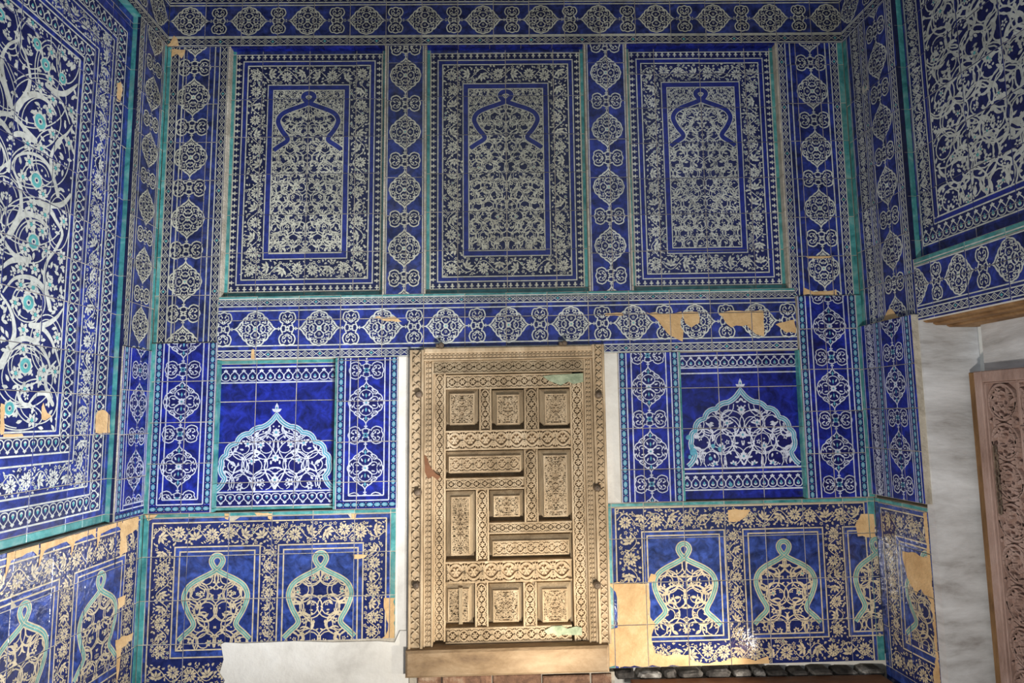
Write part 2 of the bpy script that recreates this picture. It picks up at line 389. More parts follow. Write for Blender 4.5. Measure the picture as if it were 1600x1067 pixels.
# ---------- running bands; each returns ornament along +x from 0 to ln, centred on y = 0
def b_chain(ln, w):                                # crossing zigzags with small diamonds
    n = max(2, round(ln / (w * 2.3))); p = ln / n; h = w * .42; o = [([0 - 1j * w / 2, ln - 1j * w / 2, ln + 1j * w / 2, 0 + 1j * w / 2], DARK, 0)]
    for s in (1, -1):
        z = []
        for i in range(n + 1): z += [complex(i * p, -h * s)] + ([complex(i * p + p / 2, h * s)] if i < n else [])
        o += rib(z, .0040)
    for i in range(2 * n):
        c = complex((i + .0) * p / 2, 0); r = w * .17
        o += rib([c - r * 1.1, c - 1j * r, c + r * 1.1, c + 1j * r], .0034, LINE, 3, True) if i % 7 else [([c - r * 1.3, c - 1j * r * 1.2, c + r * 1.3, c + 1j * r * 1.2], TEAL, 3)]
    return o
def b_teal(ln, w):                                 # string of turquoise lozenges
    n = max(2, round(ln / (w * 1.15))); p = ln / n; o = [([0 - 1j * w / 2, ln - 1j * w / 2, ln + 1j * w / 2, 0 + 1j * w / 2], DARK, 0)]
    for i in range(n):
        c = complex((i + .5) * p, 0); a, b = p * .46, w * .29
        o.append(([c - a, c - a * .45 - 1j * b, c + a * .45 - 1j * b, c + a, c + a * .45 + 1j * b, c - a * .45 + 1j * b], TEAL, 2))
        o += rib([c - a * .5, c - 1j * b * .5, c + a * .5, c + 1j * b * .5], w * .07, LINE, 3, True)
        o += disc(complex(i * p, b), w * .06, LINE, 3, 5) + disc(complex(i * p, -b), w * .06, LINE, 3, 5)
    return o
def b_palmette(ln, w, p0=.048):                    # interlaced drops with fleurons at +y
    n = max(2, round(ln / p0)); p = ln / n; o = [([0 - 1j * w / 2, ln - 1j * w / 2, ln + 1j * w / 2, 0 + 1j * w / 2], DARK, 0)]
    b, t = -w * .44, w * .12
    for i in range(n):
        c = (i + .5) * p
        q = [complex(c + sx * p, t + ty * w) for sx, ty in ((-.05, .14), (-.24, .03), (-.45, -.14))] + [complex(c + sx * p, b + ty * w) for sx, ty in ((-.47, .17), (-.30, .02), (0, -.02), (.30, .02), (.47, .17))] + [complex(c + sx * p, t + ty * w) for sx, ty in ((.45, -.14), (.24, .03), (.05, .14))]
        o += rib(cat(q, 2), .0045)
        o += leaf(complex(c, b + w * .1), PI / 2, w * .36, p * .34, TEAL, 3) + leaf(complex(c, b + w * .12), PI / 2 + .7, w * .2, p * .16) + leaf(complex(c, b + w * .12), PI / 2 - .7, w * .2, p * .16)
        f = complex(c, t + w * .12)
        o += leaf(f, PI / 2, w * .22, p * .3) + leaf(f, PI / 2 + .95, w * .2, p * .24) + leaf(f, PI / 2 - .95, w * .2, p * .24)
    return o
def b_trefoil(ln, w):
    n = max(2, round(ln / (w * .95))); p = ln / n; o = [([0 - 1j * w / 2, ln - 1j * w / 2, ln + 1j * w / 2, 0 + 1j * w / 2], DARK, 0)]
    for i in range(n):
        c = complex((i + .5) * p, 0)
        o += [([c - p * .36 - 1j * w * .02, c - 1j * w * .2, c + p * .36 - 1j * w * .02, c + 1j * w * .16], LINE, 2)] + disc(c + 1j * w * .24, w * .15, LINE, 2, 6) + disc(c - 1j * w * .3, w * .1, LINE, 2, 5)
    return o
def b_flower(ln, w, seed=0, unit=1.5):
    rg = random.Random(seed); n = max(1, round(ln / (w * unit))); p = ln / n; o = []
    vine = [complex(x * p / 12, .30 * w * math.sin(PI * x / 6)) for x in range(12 * n + 1)]
    o += rib(vine, .0042)
    pts = []
    for i in range(n):
        x = i * p
        f1, f2 = (peony, lotus) if rg.random() < .55 else (lotus, peony)
        c1 = complex(x + p * .26, w * rg.uniform(-.12, .02)); c2 = complex(x + p * .76, w * rg.uniform(-.02, .12))
        o += f1(c1, w * .30, rg.uniform(0, 6.3)) + f2(c2, w * .29, rg.uniform(0, 6.3)); pts += [(c1, w * .34), (c2, w * .33)]
    tries = int(n * 150); rad = w * .095
    for k in range(tries):
        c = complex(rg.uniform(0, ln), w * rg.uniform(-.44, .44))
        if any(abs(c - q) < r for q, r in pts): continue
        t = rg.random(); a = rg.uniform(0, 6.3)
        if t < .26: o += flower(c, w * .095, 5, LINE, TEAL if rg.random() < .25 else DARK, rg.random()); pts.append((c, w * .145))
        elif t < .60:
            for da in (-.7, 0, .7): o += leaf(c, a + da, w * .12, w * .055)
            pts.append((c + cmath.rect(w * .05, a), w * .125))
        else: o += leaf(c, a, w * .15, w * .065); pts.append((c + cmath.rect(w * .07, a), w * .095))
    return o
def band(P, a, b, w, fn, flip=False, **kw):
    d = b - a; o = fn(abs(d), w, **kw)
    if flip: o = miry(o)
    P.add(o, a, d / abs(d))
def med_column(P, uc, v_big, pitch, v0, v1, hw, hh, sw, sh, fine, horizontal=False, keep=None):
    a = 1j if horizontal else 1
    lo, hi = v0, v1
    k0 = int(math.floor((lo - v_big) / pitch)) - 1; k1 = int(math.ceil((hi - v_big) / pitch)) + 1
    cl = []
    for k in range(k0, k1 + 1):
        c = v_big + k * pitch
        cl += xf(big_medallion(hw, hh, fine), complex(0, c)); cl += xf(small_cartouche(sw, sh, fine), complex(0, c + pitch / 2))
        g = (pitch / 2 - hh - sh * .72) / 2
        for s in (hh + g, pitch - hh - g): cl += xf(knot(min(.006, max(.004, g * .6))), complex(0, c + s)) + rib([complex(0, c + s - g * 1.2), complex(0, c + s + g * 1.2)], .005)
    for p, m, l in cl:
        q = clip(p, -9, 9, v0, v1)
        if len(q) > 2: P.o.append(([complex(z.imag, uc - z.real) if horizontal else z + uc for z in q], m, l))

# ---------- scrolling fields
def inpoly(poly, pts):
    x = np.array([z.real for z in pts]); y = np.array([z.imag for z in pts]); r = np.zeros(len(pts), bool); n = len(poly)
    for i in range(n):
        a, b = poly[i], poly[(i + 1) % n]
        if a.imag == b.imag: continue
        c = ((a.imag > y) != (b.imag > y)) & (x < (b.real - a.real) * (y - a.imag) / (b.imag - a.imag) + a.real); r ^= c
    return r
def crop(o, poly, inside=True):
    if not o: return o
    k = inpoly(poly, [sum(p) / len(p) for p, _, _ in o])
    return [q for q, f in zip(o, k) if f == inside]
def hook(p, d, ln, w, side):                       # split leaf: a tapering curl
    e = cmath.exp(1j * d); n = 1j * e * side
    return rib(bez(p, p + e * ln * .5, p + e * ln * .9 + n * ln * .1, p + e * ln + n * ln * .5, 5), w, LINE, 3, w1=lambda t: .35 + 1.1 * math.sin(PI * min(1, t * .9 + .1)) ** .8 * (1 - t * .5))
def scroll_field(poly, Rr, w, seed, axis=None, dens=1.0, lw=1.0, teal=.25, leafs=1.0, hooks=3, spiral=True):
    rg = random.Random(seed); xs = [z.real for z in poly]; ys = [z.imag for z in poly]
    x0, x1, y0, y1 = min(xs), max(xs), min(ys), max(ys)
    if axis is not None: x0 = axis
    st = Rr * 1.62; o = []; pts = []
    j = 0; y = y0 + st * .3
    while y < y1 + st * .5:
        x = x0 + (st * .5 if j % 2 == 0 else st * .98)
        while x < x1 + st * .6:
            c = complex(x, y) + complex(rg.uniform(-.06, .06), rg.uniform(-.06, .06)) * Rr
            a0 = rg.uniform(0, 2 * PI); sd = rg.choice((-1, 1)); n = 18
            ring = [c + cmath.rect(Rr * (1.0 - .0 * i / n), a0 + sd * 2 * PI * i / n) for i in range(n)]
            o += rib(ring, w, LINE, 2, True); pts += ring
            if spiral:
                sp = [c + cmath.rect(Rr * (1.0 - .62 * i / 16), a0 + sd * 2.4 * PI * i / 16) for i in range(17)]
                o += rib(sp, w * .9, LINE, 2); pts += sp
                e = sp[-1]
            else: e = c
            if rg.random() < .62: o += flower(e, Rr * .30, 6, LINE, TEAL if rg.random() < teal else DARK, rg.random()); pts.append(e)
            else: o += leaf(e, rg.uniform(0, 6.3), Rr * .6, Rr * .3); pts.append(e)
            for k in range(hooks):
                a = a0 + 2 * PI * k / hooks + rg.uniform(-.4, .4)
                o += hook(c + cmath.rect(Rr, a), a + sd * rg.uniform(.7, 1.5), Rr * .72, w * 2.5 * lw, sd)
                o += leaf(c + cmath.rect(Rr * .98, a + .6), a + .6 + rg.choice((.6, 2.5)), Rr * .34, Rr * .17)
                pts.append(c + cmath.rect(Rr * 1.2, a))
            x += st
        y += st * .866; j += 1
    P = np.array(pts); area = (x1 - x0) * (y1 - y0); N = int(area / (Rr * Rr) * 9 * leafs)
    for k in range(N):
        c = complex(rg.uniform(x0, x1), rg.uniform(y0, y1))
        if np.abs(P - c).min() < Rr * .15: continue
        t = rg.random()
        if t < .55: o += leaf(c, rg.uniform(0, 6.3), Rr * .34, Rr * .18)
        elif t < .8: o += disc(c, Rr * .07, LINE, 3, 6)
        else: o += flower(c, Rr * .2, 5, LINE, TEAL if rg.random() < teal else DARK, rg.random())
        P = np.append(P, c)
    if axis is not None: 
        o = [q for q in o if min(z.real for z in q[0]) > axis - Rr * .35]
        o = o + [([complex(2 * axis - z.real, z.imag) for z in reversed(p)], m, l) for p, m, l in o]
    return crop(o, poly)
KEY = [(-220, 40), (-180, 80), (-138, 118), (-134, 150), (-168, 210), (-194, 280), (-192, 325), (-168, 368), (-120, 402), (-62, 430), (-15, 455), (18, 482), (36, 518), (24, 545), (0, 554)]
def keyhole(sx, sy):
    l = [complex(x * sx, y * sy) for x, y in KEY]; full = l + [complex(-z.real, z.imag) for z in reversed(l[:-1])]
    return cat(full, 3)
def put_keyhole(P, c, sx, sy, bw, mat, ew=.0055):
    k = [z + c for z in keyhole(sx, sy)]
    P.o += rib(k, bw + 2 * ew, LINE, 4); P.o += rib(k, bw, mat, 5)
    if mat == TEAL: P.o += rib(k, .0030, LINE, 6)
    n = len(KEY); s = [complex(x * sx, y * sy) + c for x, y in KEY[:11]]
    return s + [complex(2 * c.real - z.real, z.imag) for z in reversed(s)]
#=====BODY=====
# ------------------------------------------------------------------ the setting: walls, floor, ceiling
def wall(name, mat4, mb, mats, label, cat_):
    o = link(name, mb.mesh(name), None, mats, label, cat_, 'structure'); o.matrix_world = mat4; return o
def mat4(U, V, N, O):
    m = Matrix.Identity(4)
    for i in range(3): m[i][0], m[i][1], m[i][2], m[i][3] = U[i], V[i], N[i], O[i]
    return m
MBACK = mat4((1, 0, 0), (0, 0, 1), (0, -1, 0), (0, 0, 0))
MLEFT = mat4((0, 1, 0), (0, 0, 1), (1, 0, 0), (XL, 0, -0.019))
_k = math.hypot(KR, 1)
MRIGHT = mat4((-KR / _k, -1 / _k, 0), (0, 0, 1), (-1 / _k, KR / _k, 0), (XR, 0, 0.021))
m = MB(); m.box(-2.35, 2.7, -0.2, 4.75, -0.40, -0.10)
WB = dict(obj=wall('wall_back', MBACK, m, [PLASTER], 'blue and white glazed tile wall facing the viewer around the carved door', 'wall'), shear=SH)
m = MB(); m.box(-2.35, 0.0, -0.2, 4.75, -0.40, -0.10)
WL = dict(obj=wall('wall_left', MLEFT, m, [PLASTER], 'tiled side wall with large white scrolls and turquoise flowers', 'wall'), shear=0.0)
m = MB(); m.box(0.0, 0.468, -0.2, 4.75, -0.40, -0.10); m.box(0.468, 2.35, 1.96, 4.75, -0.40, -0.10); m.box(1.75, 2.35, -0.2, 1.96, -0.40, 0.0)
WR = dict(obj=wall('wall_right', MRIGHT, m, [PLASTER], 'tiled side wall above and beside the plastered doorway recess', 'wall'), shear=0.0)
m = MB(); m.box(-2.4, 3.2, -2.4, 0.1, -0.25, 0.0)
FLOOR = link('floor', m.mesh('floor'), None, [FLOORM], 'dark floor at the foot of the tiled wall', 'floor', 'structure')
m = MB(); m.box(-2.4, 2.7, -2.4, 0.1, 4.75, 4.9)
link('ceiling', m.mesh('ceiling'), None, [CEILM], 'dark wooden ceiling above the tiled frieze', 'ceiling', 'structure')

def lin(a, b, n): return [a + (b - a) * i / n for i in range(n + 1)]
def U(px, py, n=0): return W(px, py, n).real
def V(px, py, n=0): return W(px, py, n).imag
CL, CRN = XL, XR                                   # corner positions on the back wall

# ------------------------------------------------------------------ back wall, top frieze
VF = 3.695
pit = U(481, 32) - U(389, 32); ub = U(389, 32); vc = V(480, 32.5)
P = Panel('top_frieze', WB, 'old', [CL] + [u for u in [U(321, 32) + k * .2128 for k in range(-1, 20)] if CL + .05 < u < CRN - .05] + [CRN], [VF, vc, vc + .19, vc + .42, 4.74], n=0.0, thick=.10)
med_column(P, vc, ub, pit, CL, CRN, .086, pit * .318, .082, pit * .125, True, horizontal=True)
for v in (VF + .052, vc - .098, vc + .098, vc + .115, vc + .165): P.hline(CL, CRN, v)
P.hline(CL, CRN, VF + .006, .006)
band(P, complex(CL, VF + .029), complex(CRN, VF + .029), .038, b_chain)
band(P, complex(CL, vc + .14), complex(CRN, vc + .14), .038, b_chain)
med_column(P, vc + .42, ub + pit / 2, pit, CL, CRN, .1, pit * .318, .09, pit * .125, True, horizontal=True)
P.patch([W(258, 74), W(266, 68), W(272, 56), W(277, 60), W(280, 72), W(270, 77)])
P.build()

# ------------------------------------------------------------------ upper zone: framed pilasters and three recessed panels
VT = VF; VM = 2.198                                # underside of the frieze, ledge above the mid frieze
UL1 = U(352, 214); UP1 = U(603, 214); UP2a = U(663, 214); UP2b = U(918, 214); UP3a = U(980, 214); UP3b = U(1222, 214)
def pilaster(name, u0, u1, v0, v1, sty, cuts_u, cuts_v, side, uc, vbig, pitch, hw, hh, sw, sh, fine, n=0.0, foot=False, left_tq=0, right_tq=0, fn=None, wside=.036, wall_=None, trunc=False):
    tq = set()
    us = sorted(set([u0] + list(cuts_u) + [u1]))
    if left_tq: us = sorted(set(us + [u0 + left_tq]))
    if right_tq: us = sorted(set(us + [u1 - right_tq]))
    P = Panel(name, wall_ or WB, sty, us, sorted(set([v0] + list(cuts_v) + [v1])), n=n, thick=.10 + n,
              tone=lambda i, j: TQ if (left_tq and us[i] < u0 + left_tq - .001) or (right_tq and us[i + 1] > u1 - right_tq + .001) else BASE)
    a, b = u0 + left_tq, u1 - right_tq
    fu0, fu1 = a + .012, b - .012; vb = v0
    if side:
        g = wside
        if foot:
            band(P, complex(a + .006, v0 + .006 + g / 2), complex(b - .006, v0 + .006 + g / 2), g, fn); vb = v0 + g + .012
        band(P, complex(a + .006 + g / 2, vb), complex(a + .006 + g / 2, v1), g, fn)
        band(P, complex(b - .006 - g / 2, vb), complex(b - .006 - g / 2, v1), g, fn)
        for q in (a + .004, b - .004): P.vline(q, v0, v1, .005)
        x0, x1 = a + g + .012, b - g - .012
        x2, x3 = x0 + .028, x1 - .028
        for q in (x0, x1, x2, x3): P.vline(q, vb if q in (x0, x1) else vb + .026 * foot, v1, .0065)
        if foot:
            P.hline(x0, x1, vb, .0065); P.hline(x2, x3, vb + .026, .0065); vb += .03
    else:
        for q in (a + .008, b - .008): P.vline(q, v0, v1, .0055)
    med_column(P, uc, vbig, pitch, vb, v1, hw, hh, sw, sh, fine)
    return P
def px_v(x, ys): return [V(x, y) for y in ys]
vs_ = [V(300, y) for y in (461.5, 401.5, 341.5, 282, 222.5, 162.5, 104)]
# left framed pilaster
vb = [V(300, 152), V(298, 246)]; pitch = vb[0] - vb[1]
v_lo = V(290, 536)
P = pilaster('framed_pilaster', CL, UL1, v_lo, VT, 'old', [U(286, 222), U(322, 222)], [V(290, 521)] * 0 + vs_, True, U(300, 200), vb[0], pitch, .092, pitch * .322, .092, pitch * .138, True, left_tq=.022, fn=b_chain)
P.patch([W(266, 78), W(290, 78), W(284, 92), W(277, 84), W(268, 90)]);
P.build()
# the two narrow pilasters between the panels
for k, (a, b, x, y0, y1) in enumerate(((UP1, UP2a, 634, 206, 296), (UP2b, UP3a, 950, 202, 292))):
    vb0 = V(x, y0); pt = vb0 - V(x, y1)
    P = pilaster('medallion_pilaster', a, b, VM, VT, 'old' if k == 0 else 'mid', [(a + b) / 2 + .01], [V(x, y) for y in (395, 337, 277, 217, 157, 98)], False, (a + b) / 2, vb0, pt, .088, pt * .322, .088, pt * .138, True)
    P.build()
# right framed pilaster
vb0 = V(1275, 233); pt = V(1268, 142.6) - vb0
v_hi2 = V(1290, 462)
P = pilaster('framed_pilaster', UP3b, CRN, v_hi2, VT, 'mid', [U(1252, 233), U(1288, 233)], [V(1280, y) for y in (400, 339, 279, 220, 161, 101)], True, U(1275, 233), vb0, pt, .09, pt * .322, .09, pt * .138, True, right_tq=.034, fn=b_chain)
P.patch([W(1255, 449), W(1262, 452), W(1272, 456), W(1290, 455), W(1306, 452), W(1307, 461), W(1255, 461)])
P.patch([W(1258, 400), W(1300, 400), W(1296, 403), W(1262, 404)], .003)
P.build()

# three recessed niche panels
RN = -0.042
def edge_tiles(parent_wall, name, runs, mat):     # glazed strips lining a recess; each run: list of boxes
    pass
def niche_panel(u0, u1, sty, seed, rows_y, xmid, vtop_px, shadow=0):
    tq = .030; n = RN; v0, v1 = VM + .0, VT
    a, b = u0 + tq, u1 - tq; vb, vt = v0 + tq, v1 - .028
    us = [u0] + lin(a, a + (b - a) * .18, 1) + [a + (b - a) * .5] + [a + (b - a) * .82] + [b, u1]
    vs = [v0, vb] + [V(xmid, y, n) for y in rows_y] + [vt, v1]
    vs = sorted(vs)
    P = Panel('niche_panel', WB, sty, us, vs, n=n, thick=.05, tone=lambda i, j: TQ if i in (0, len(us) - 2) or j == 0 else BASE)
    w = .040
    band(P, complex(a, vb + w / 2), complex(b, vb + w / 2), w, b_trefoil); band(P, complex(a, vt - w / 2), complex(b, vt - w / 2), w, b_trefoil)
    band(P, complex(a + w / 2, vb + w), complex(a + w / 2, vt - w), w, b_trefoil); band(P, complex(b - w / 2, vb + w), complex(b - w / 2, vt - w), w, b_trefoil)
    P.frame(a + .004, vb + .004, b - .004, vt - .004, .005)
    P.frame(a + w + .006, vb + w + .006, b - w - .006, vt - w - .006, .0065)
    P.frame(a + w + .018, vb + w + .018, b - w - .018, vt - w - .018, .018, BAND, 2)
    P.frame(a + w + .034, vb + w + .034, b - w - .034, vt - w - .034, .0065)
    c0 = a + w + .038; c1 = b - w - .038; d0 = vb + w + .038; d1 = vt - w - .038
    fw = .112
    P.rect(c0, d0, c1, d1, DARK, 0)
    band(P, complex(c0, d0 + fw / 2), complex(c1, d0 + fw / 2), fw, b_flower, seed=seed); band(P, complex(c0, d1 - fw / 2), complex(c1, d1 - fw / 2), fw, b_flower, seed=seed + 1)
    band(P, complex(c0 + fw / 2, d0 + fw), complex(c0 + fw / 2, d1 - fw), fw, b_flower, seed=seed + 2); band(P, complex(c1 - fw / 2, d0 + fw), complex(c1 - fw / 2, d1 - fw), fw, b_flower, seed=seed + 3)
    e0, e1, f0, f1 = c0 + fw, c1 - fw, d0 + fw, d1 - fw
    P.frame(e0 + .004, f0 + .004, e1 - .004, f1 - .004, .006); P.frame(e0 + .020, f0 + .020, e1 - .020, f1 - .020, .027, BAND, 2); P.frame(e0 + .037, f0 + .037, e1 - .037, f1 - .037, .006)
    g0, g1, h0, h1 = e0 + .041, e1 - .041, f0 + .041, f1 - .041
    P.rect(g0, h0, g1, h1, DARK, 1)
    cx = (g0 + g1) / 2; hw = (g1 - g0) / 2
    sx = hw / 226; sy = .00068; c = complex(cx, h1 - 562 * sy - .008)
    arch = put_keyhole(P, c, sx, sy, .027, BAND, .0045)
    inner = [z for z in arch]
    foot = c.imag + 40 * sy
    poly = [complex(g0, h0), complex(g0, foot)] + inner[1:-1] + [complex(g1, foot), complex(g1, h0)]
    P.o += scroll_field(poly[::-1], .043, .0036, seed + 5, axis=cx, lw=.75, teal=.05, hooks=3, leafs=.5)
    upper = [complex(g0, foot), complex(g0, h1), complex(g1, h1), complex(g1, foot)]
    o = scroll_field(upper, .026, .0034, seed + 6, axis=cx, lw=.7, teal=0, hooks=2, leafs=.6, spiral=False)
    P.o += crop(o, poly, False)
    return P, us, vs
def lining(P, po, u0, u1, vs, left=True, right=True, top=True, mats=None, depth=0.042, n0=-.042, side=None):
    # reveal tiles: turquoise at the sides, cobalt under the upper edge
    sh = P.sh
    def strip(x0, x1, y0, y1, m):
        b = MB(); e = .0012; b.box(x0 + e, x1 - e, y0 + e, y1 - e, n0 - .02, n0 + depth + .001)
        b.v = [(x, y + sh * x, z) for x, y, z in b.v]; link('edge_tile', b.mesh('edge_tile'), po, [m])
    for a, b_ in zip(vs, vs[1:]):
        if left: strip(u0, u0 + .012, a, b_, side or TEAL_N)
        if right: strip(u1 - .012, u1, a, b_, side or TEAL_N)
    if top:
        k = 5
        for i in range(k):
            w = (u1 - u0 - .026) / k; strip(u0 + .013 + i * w, u0 + .013 + (i + 1) * w, vs[-1] - .010, vs[-1], STY['new'][0])
for u0, u1, sty, seed, ry, xm in ((UL1, UP1, 'old', 11, (394, 335, 271.5, 213.6, 155), 480), (UP2a, UP2b, 'old', 31, (390, 330, 270, 210, 150), 790), (UP3a, UP3b, 'mid', 51, (391, 334, 278, 223, 168, 115), 1105)):
    P, us, vs = niche_panel(u0, u1, sty, seed, ry, xm, 0)
    if seed == -1: P.patch([W(388, 172), W(404, 160), W(414, 172), W(416, 190), W(402, 196), W(392, 188)], .012)
    po = P.build(); lining(P, po, u0, u1, vs, side=MORTAR)

# ------------------------------------------------------------------ mid frieze
VM0 = 1.841; xm0 = U(340, 510); xm1 = UP3b + .02
pit = U(598, 511) - U(499, 511); vc = V(600, 511)
ju = [u for u in [U(401.6, 500) + k * .2335 for k in range(0, 18)] if u < xm1 - .04]
P = Panel('middle_frieze', WB, 'mid', [xm0] + ju + [xm1], [VM0, V(600, 497.5), VM - .026, VM], n=0.004, thick=.104, tone=lambda i, j: TQ if j == 2 else BASE)
med_column(P, vc, U(499, 511), pit, xm0, xm1, .097, pit * .322, .097, pit * .128, True, horizontal=True)
gv = V(600, 470); band(P, complex(xm0, gv), complex(xm1, gv), .034, b_chain); gv2 = V(600, 550.5); band(P, complex(xm0, gv2), complex(xm1, gv2), .036, b_chain)
for v in (gv + .021, gv - .021, gv - .046, gv2 + .022, gv2 - .022, gv2 + .048): P.hline(xm0, xm1, v, .0065)
P.patch([W(1008, 488), W(1030, 490), W(1064, 487), W(1066, 534), W(1052, 527), W(1036, 512), W(1022, 496)], .008)
P.patch([W(1066, 488), W(1090, 488), W(1092, 505), W(1080, 512), W(1070, 505)], .008)
P.patch([W(1122, 490), W(1134, 487), W(1192, 486), W(1193, 526), W(1180, 522), W(1166, 508), W(1142, 512)], .008)
P.patch([W(1211, 507), W(1226, 503), W(1240, 500), W(1243, 521), W(1228, 520)], .008)
P.patch([W(585, 496), W(618, 495), W(628, 503), W(606, 502)], .006); P.patch([W(945, 490), W(972, 489), W(974, 493), W(946, 494)], .004)
P.patch([W(394, 546), W(398, 546), W(399, 562), W(393, 562)], .002); P.patch([W(1020, 552), W(1044, 550), W(1046, 554), W(1022, 555)], .003)
P.build()

# ------------------------------------------------------------------ lower zone left of the door
VW = 1.008
NN = .012
def low_column(u0, u1, v1, xpx, ybig, ysm_pitch, uc, hw, foot=True, ltq=0, rtq=0, cu=(), rows=(), v0=VW + .004, sty='new', wside=.034, side_l=True, label=None):
    vb = V(xpx, ybig); pt = ysm_pitch
    return pilaster('medallion_column', u0, u1, v0, v1, sty, cu, rows, True, uc, vb, pt, hw, pt * .325, hw, pt * .135, False, n=NN, foot=foot, left_tq=ltq, right_tq=rtq, fn=b_teal, wside=wside)
uA1 = U(336, 670)
pt = V(284, 627.6) - V(280, 728.8)
low_column(CL, uA1, v_lo, 284, 627.6, pt, U(284, 660), .098, ltq=.026, cu=[U(290, 660)], rows=[V(285, y) for y in (596, 660, 724)]).build()
uB0, uB1 = U(526, 670), U(622, 670); vB = VM0
pt2 = V(572, 629) - V(572, 731)
low_column(uB0, uB1, vB, 572, 629, pt2, U(572, 680), .096, cu=[U(559, 680)], rows=[V(572, y) for y in (563, 626.5, 690, 752.5)]).build()
ARCH = lobes([(-350, 0, -.10), (-300, 78, .16), (-322, 168, .2), (-296, 226, .22), (-236, 300, .2), (-158, 362, .14), (-84, 402, -.10), (0, 486, 0)], 5)
def low_niche(u0, u1, v0, v1, ctr_px, foot_px, apex_px, halfw_px, top_tq, bot, cu, rows, seed, vlines):
    n = RN + .01
    us = [u0] + cu + [u1]; vs = [v0] + rows + [v1]
    if top_tq: vs = sorted(set(vs + [v1 - .022]))
    if bot == 'tq': vs = sorted(set(vs + [v0 + .02]))
    nv = len(vs) - 1
    P = Panel('arch_panel', WB, 'new', us, vs, n=n, thick=.06, tone=lambda i, j: TQ if (top_tq and j == nv - 1) or (bot == 'tq' and j == 0) else BASE)
    cx = U(ctr_px, foot_px, n); vf = V(ctr_px, foot_px, n); va = V(ctr_px, apex_px, n); hw = (U(ctr_px + halfw_px, foot_px, n) - cx)
    sx, sy = hw / 350, (va - vf) / 486
    l = [complex(z.real * sx + cx, z.imag * sy + vf) for z in ARCH]
    full = l + [complex(2 * cx - z.real, z.imag) for z in reversed(l[:-1])]
    P.o += fan(full[::-1], complex(cx, vf + .05), DARK, 0)
    P.o += rib(full, .030, LINE, 3) + rib(full, .021, TEAL, 4) + rib(full, .004, LINE, 5)
    f = complex(cx, va + .012)
    P.o += leaf(f, PI / 2, .05, .024) + leaf(f, PI / 2 + 1, .032, .018) + leaf(f, PI / 2 - 1, .032, .018) + disc(f + .022j, .006, TEAL, 5)
    inner = [complex(cx + (z.real - cx) * .955, vf + (z.imag - vf) * .95) for z in full]
    P.o += scroll_field(inner[::-1], .072, .0050, seed, axis=cx, lw=.58, teal=.5, hooks=2, leafs=.45)
    P.o += rib(cat([complex(cx, vf), complex(cx + .06, vf + .12), complex(cx + .02, vf + .22), complex(cx + .12, vf + .30)], 4), .009, LINE, 3, w1=.004) + rib(cat([complex(cx, vf), complex(cx - .06, vf + .12), complex(cx - .02, vf + .22), complex(cx - .12, vf + .30)], 4), .009, LINE, 3, w1=.004)
    for vv in (.05, .17, .31): P.o += flower(complex(cx, vf + vv), .024, 8, LINE, TEAL, 0, 4)
    for v in vlines['lines']: P.hline(u0, u1, v, .0075)
    for (a, b, fl) in vlines['bands']: band(P, complex(u0 + .01, (a + b) / 2), complex(u1 - .01, (a + b) / 2), b - a, b_palmette, flip=fl)
    if seed == 73:
        rg = random.Random(4)
        for x, y, r in ((1075, 683, 4), (1081, 697, 3.5), (1083, 706, 6), (1078, 714, 3), (1086, 674, 3), (1114, 697, 3.5), (1125, 702, 4), (1110, 716, 3), (1142, 757, 3)):
            c = W(x, y, n); P.o += [([c + cmath.rect(r * .0037 * rg.uniform(.8, 1.1), 2 * PI * i / 10) for i in range(10)], TEAL, 7)]
    return P, us, vs
n_ = RN + .01
v0_, v1_ = VW + .004, VM0
Vn = lambda y, x=430: V(x, y, n_)
vl = dict(lines=[Vn(573), Vn(597), Vn(767.5), Vn(790)], bands=[(Vn(595), Vn(575), False), (Vn(788), Vn(770), True)])
P, us, vs = low_niche(uA1, uB0, v0_, v1_, 429, 764, 647, 91, True, 'tq', [U(398.5, 650, n_), U(462, 650, n_)], [Vn(753), Vn(690), Vn(626.5)], 61, vl)
po = P.build(); lining(P, po, uA1, uB0, vs, depth=.04, n0=n_, top=False)

# ------------------------------------------------------------------ lower zone right of the door
uC0, uC1 = U(967.5, 660), U(1063, 660); uD1 = U(1255, 660)
pt3 = V(1014, 605) - V(1018, 705)
low_column(uC0, uC1, VM0, 1014, 605, pt3, U(1014, 650), .094, foot=False, cu=[U(1003, 650)], rows=[V(1010, y) for y in (606, 669, 733)]).build()
Vn = lambda y, x=1160: V(x, y, n_)
vl = dict(lines=[Vn(554.5), Vn(573.5), Vn(582), Vn(730.5), Vn(738), Vn(764)], bands=[(Vn(572), Vn(555), False), (Vn(762), Vn(740), False)])
P, us, vs = low_niche(uC1, uD1, v0_, v1_, 1162.5, 726.5, 608, 87, False, None, [U(1125, 650, n_), U(1188, 650, n_)], [Vn(732), Vn(668), Vn(604.5)], 73, vl)
po = P.build(); lining(P, po, uC1, uD1, vs, depth=.04, n0=n_, top=False)
pt4 = V(1300, 607) - V(1308, 706)
low_column(uD1, CRN, v_hi2, 1300, 607, pt4, U(1302, 630), .094, foot=False, rtq=.034, cu=[U(1295, 630)], rows=[V(1300, y) for y in (513.5, 576.6, 642, 708)]).build()

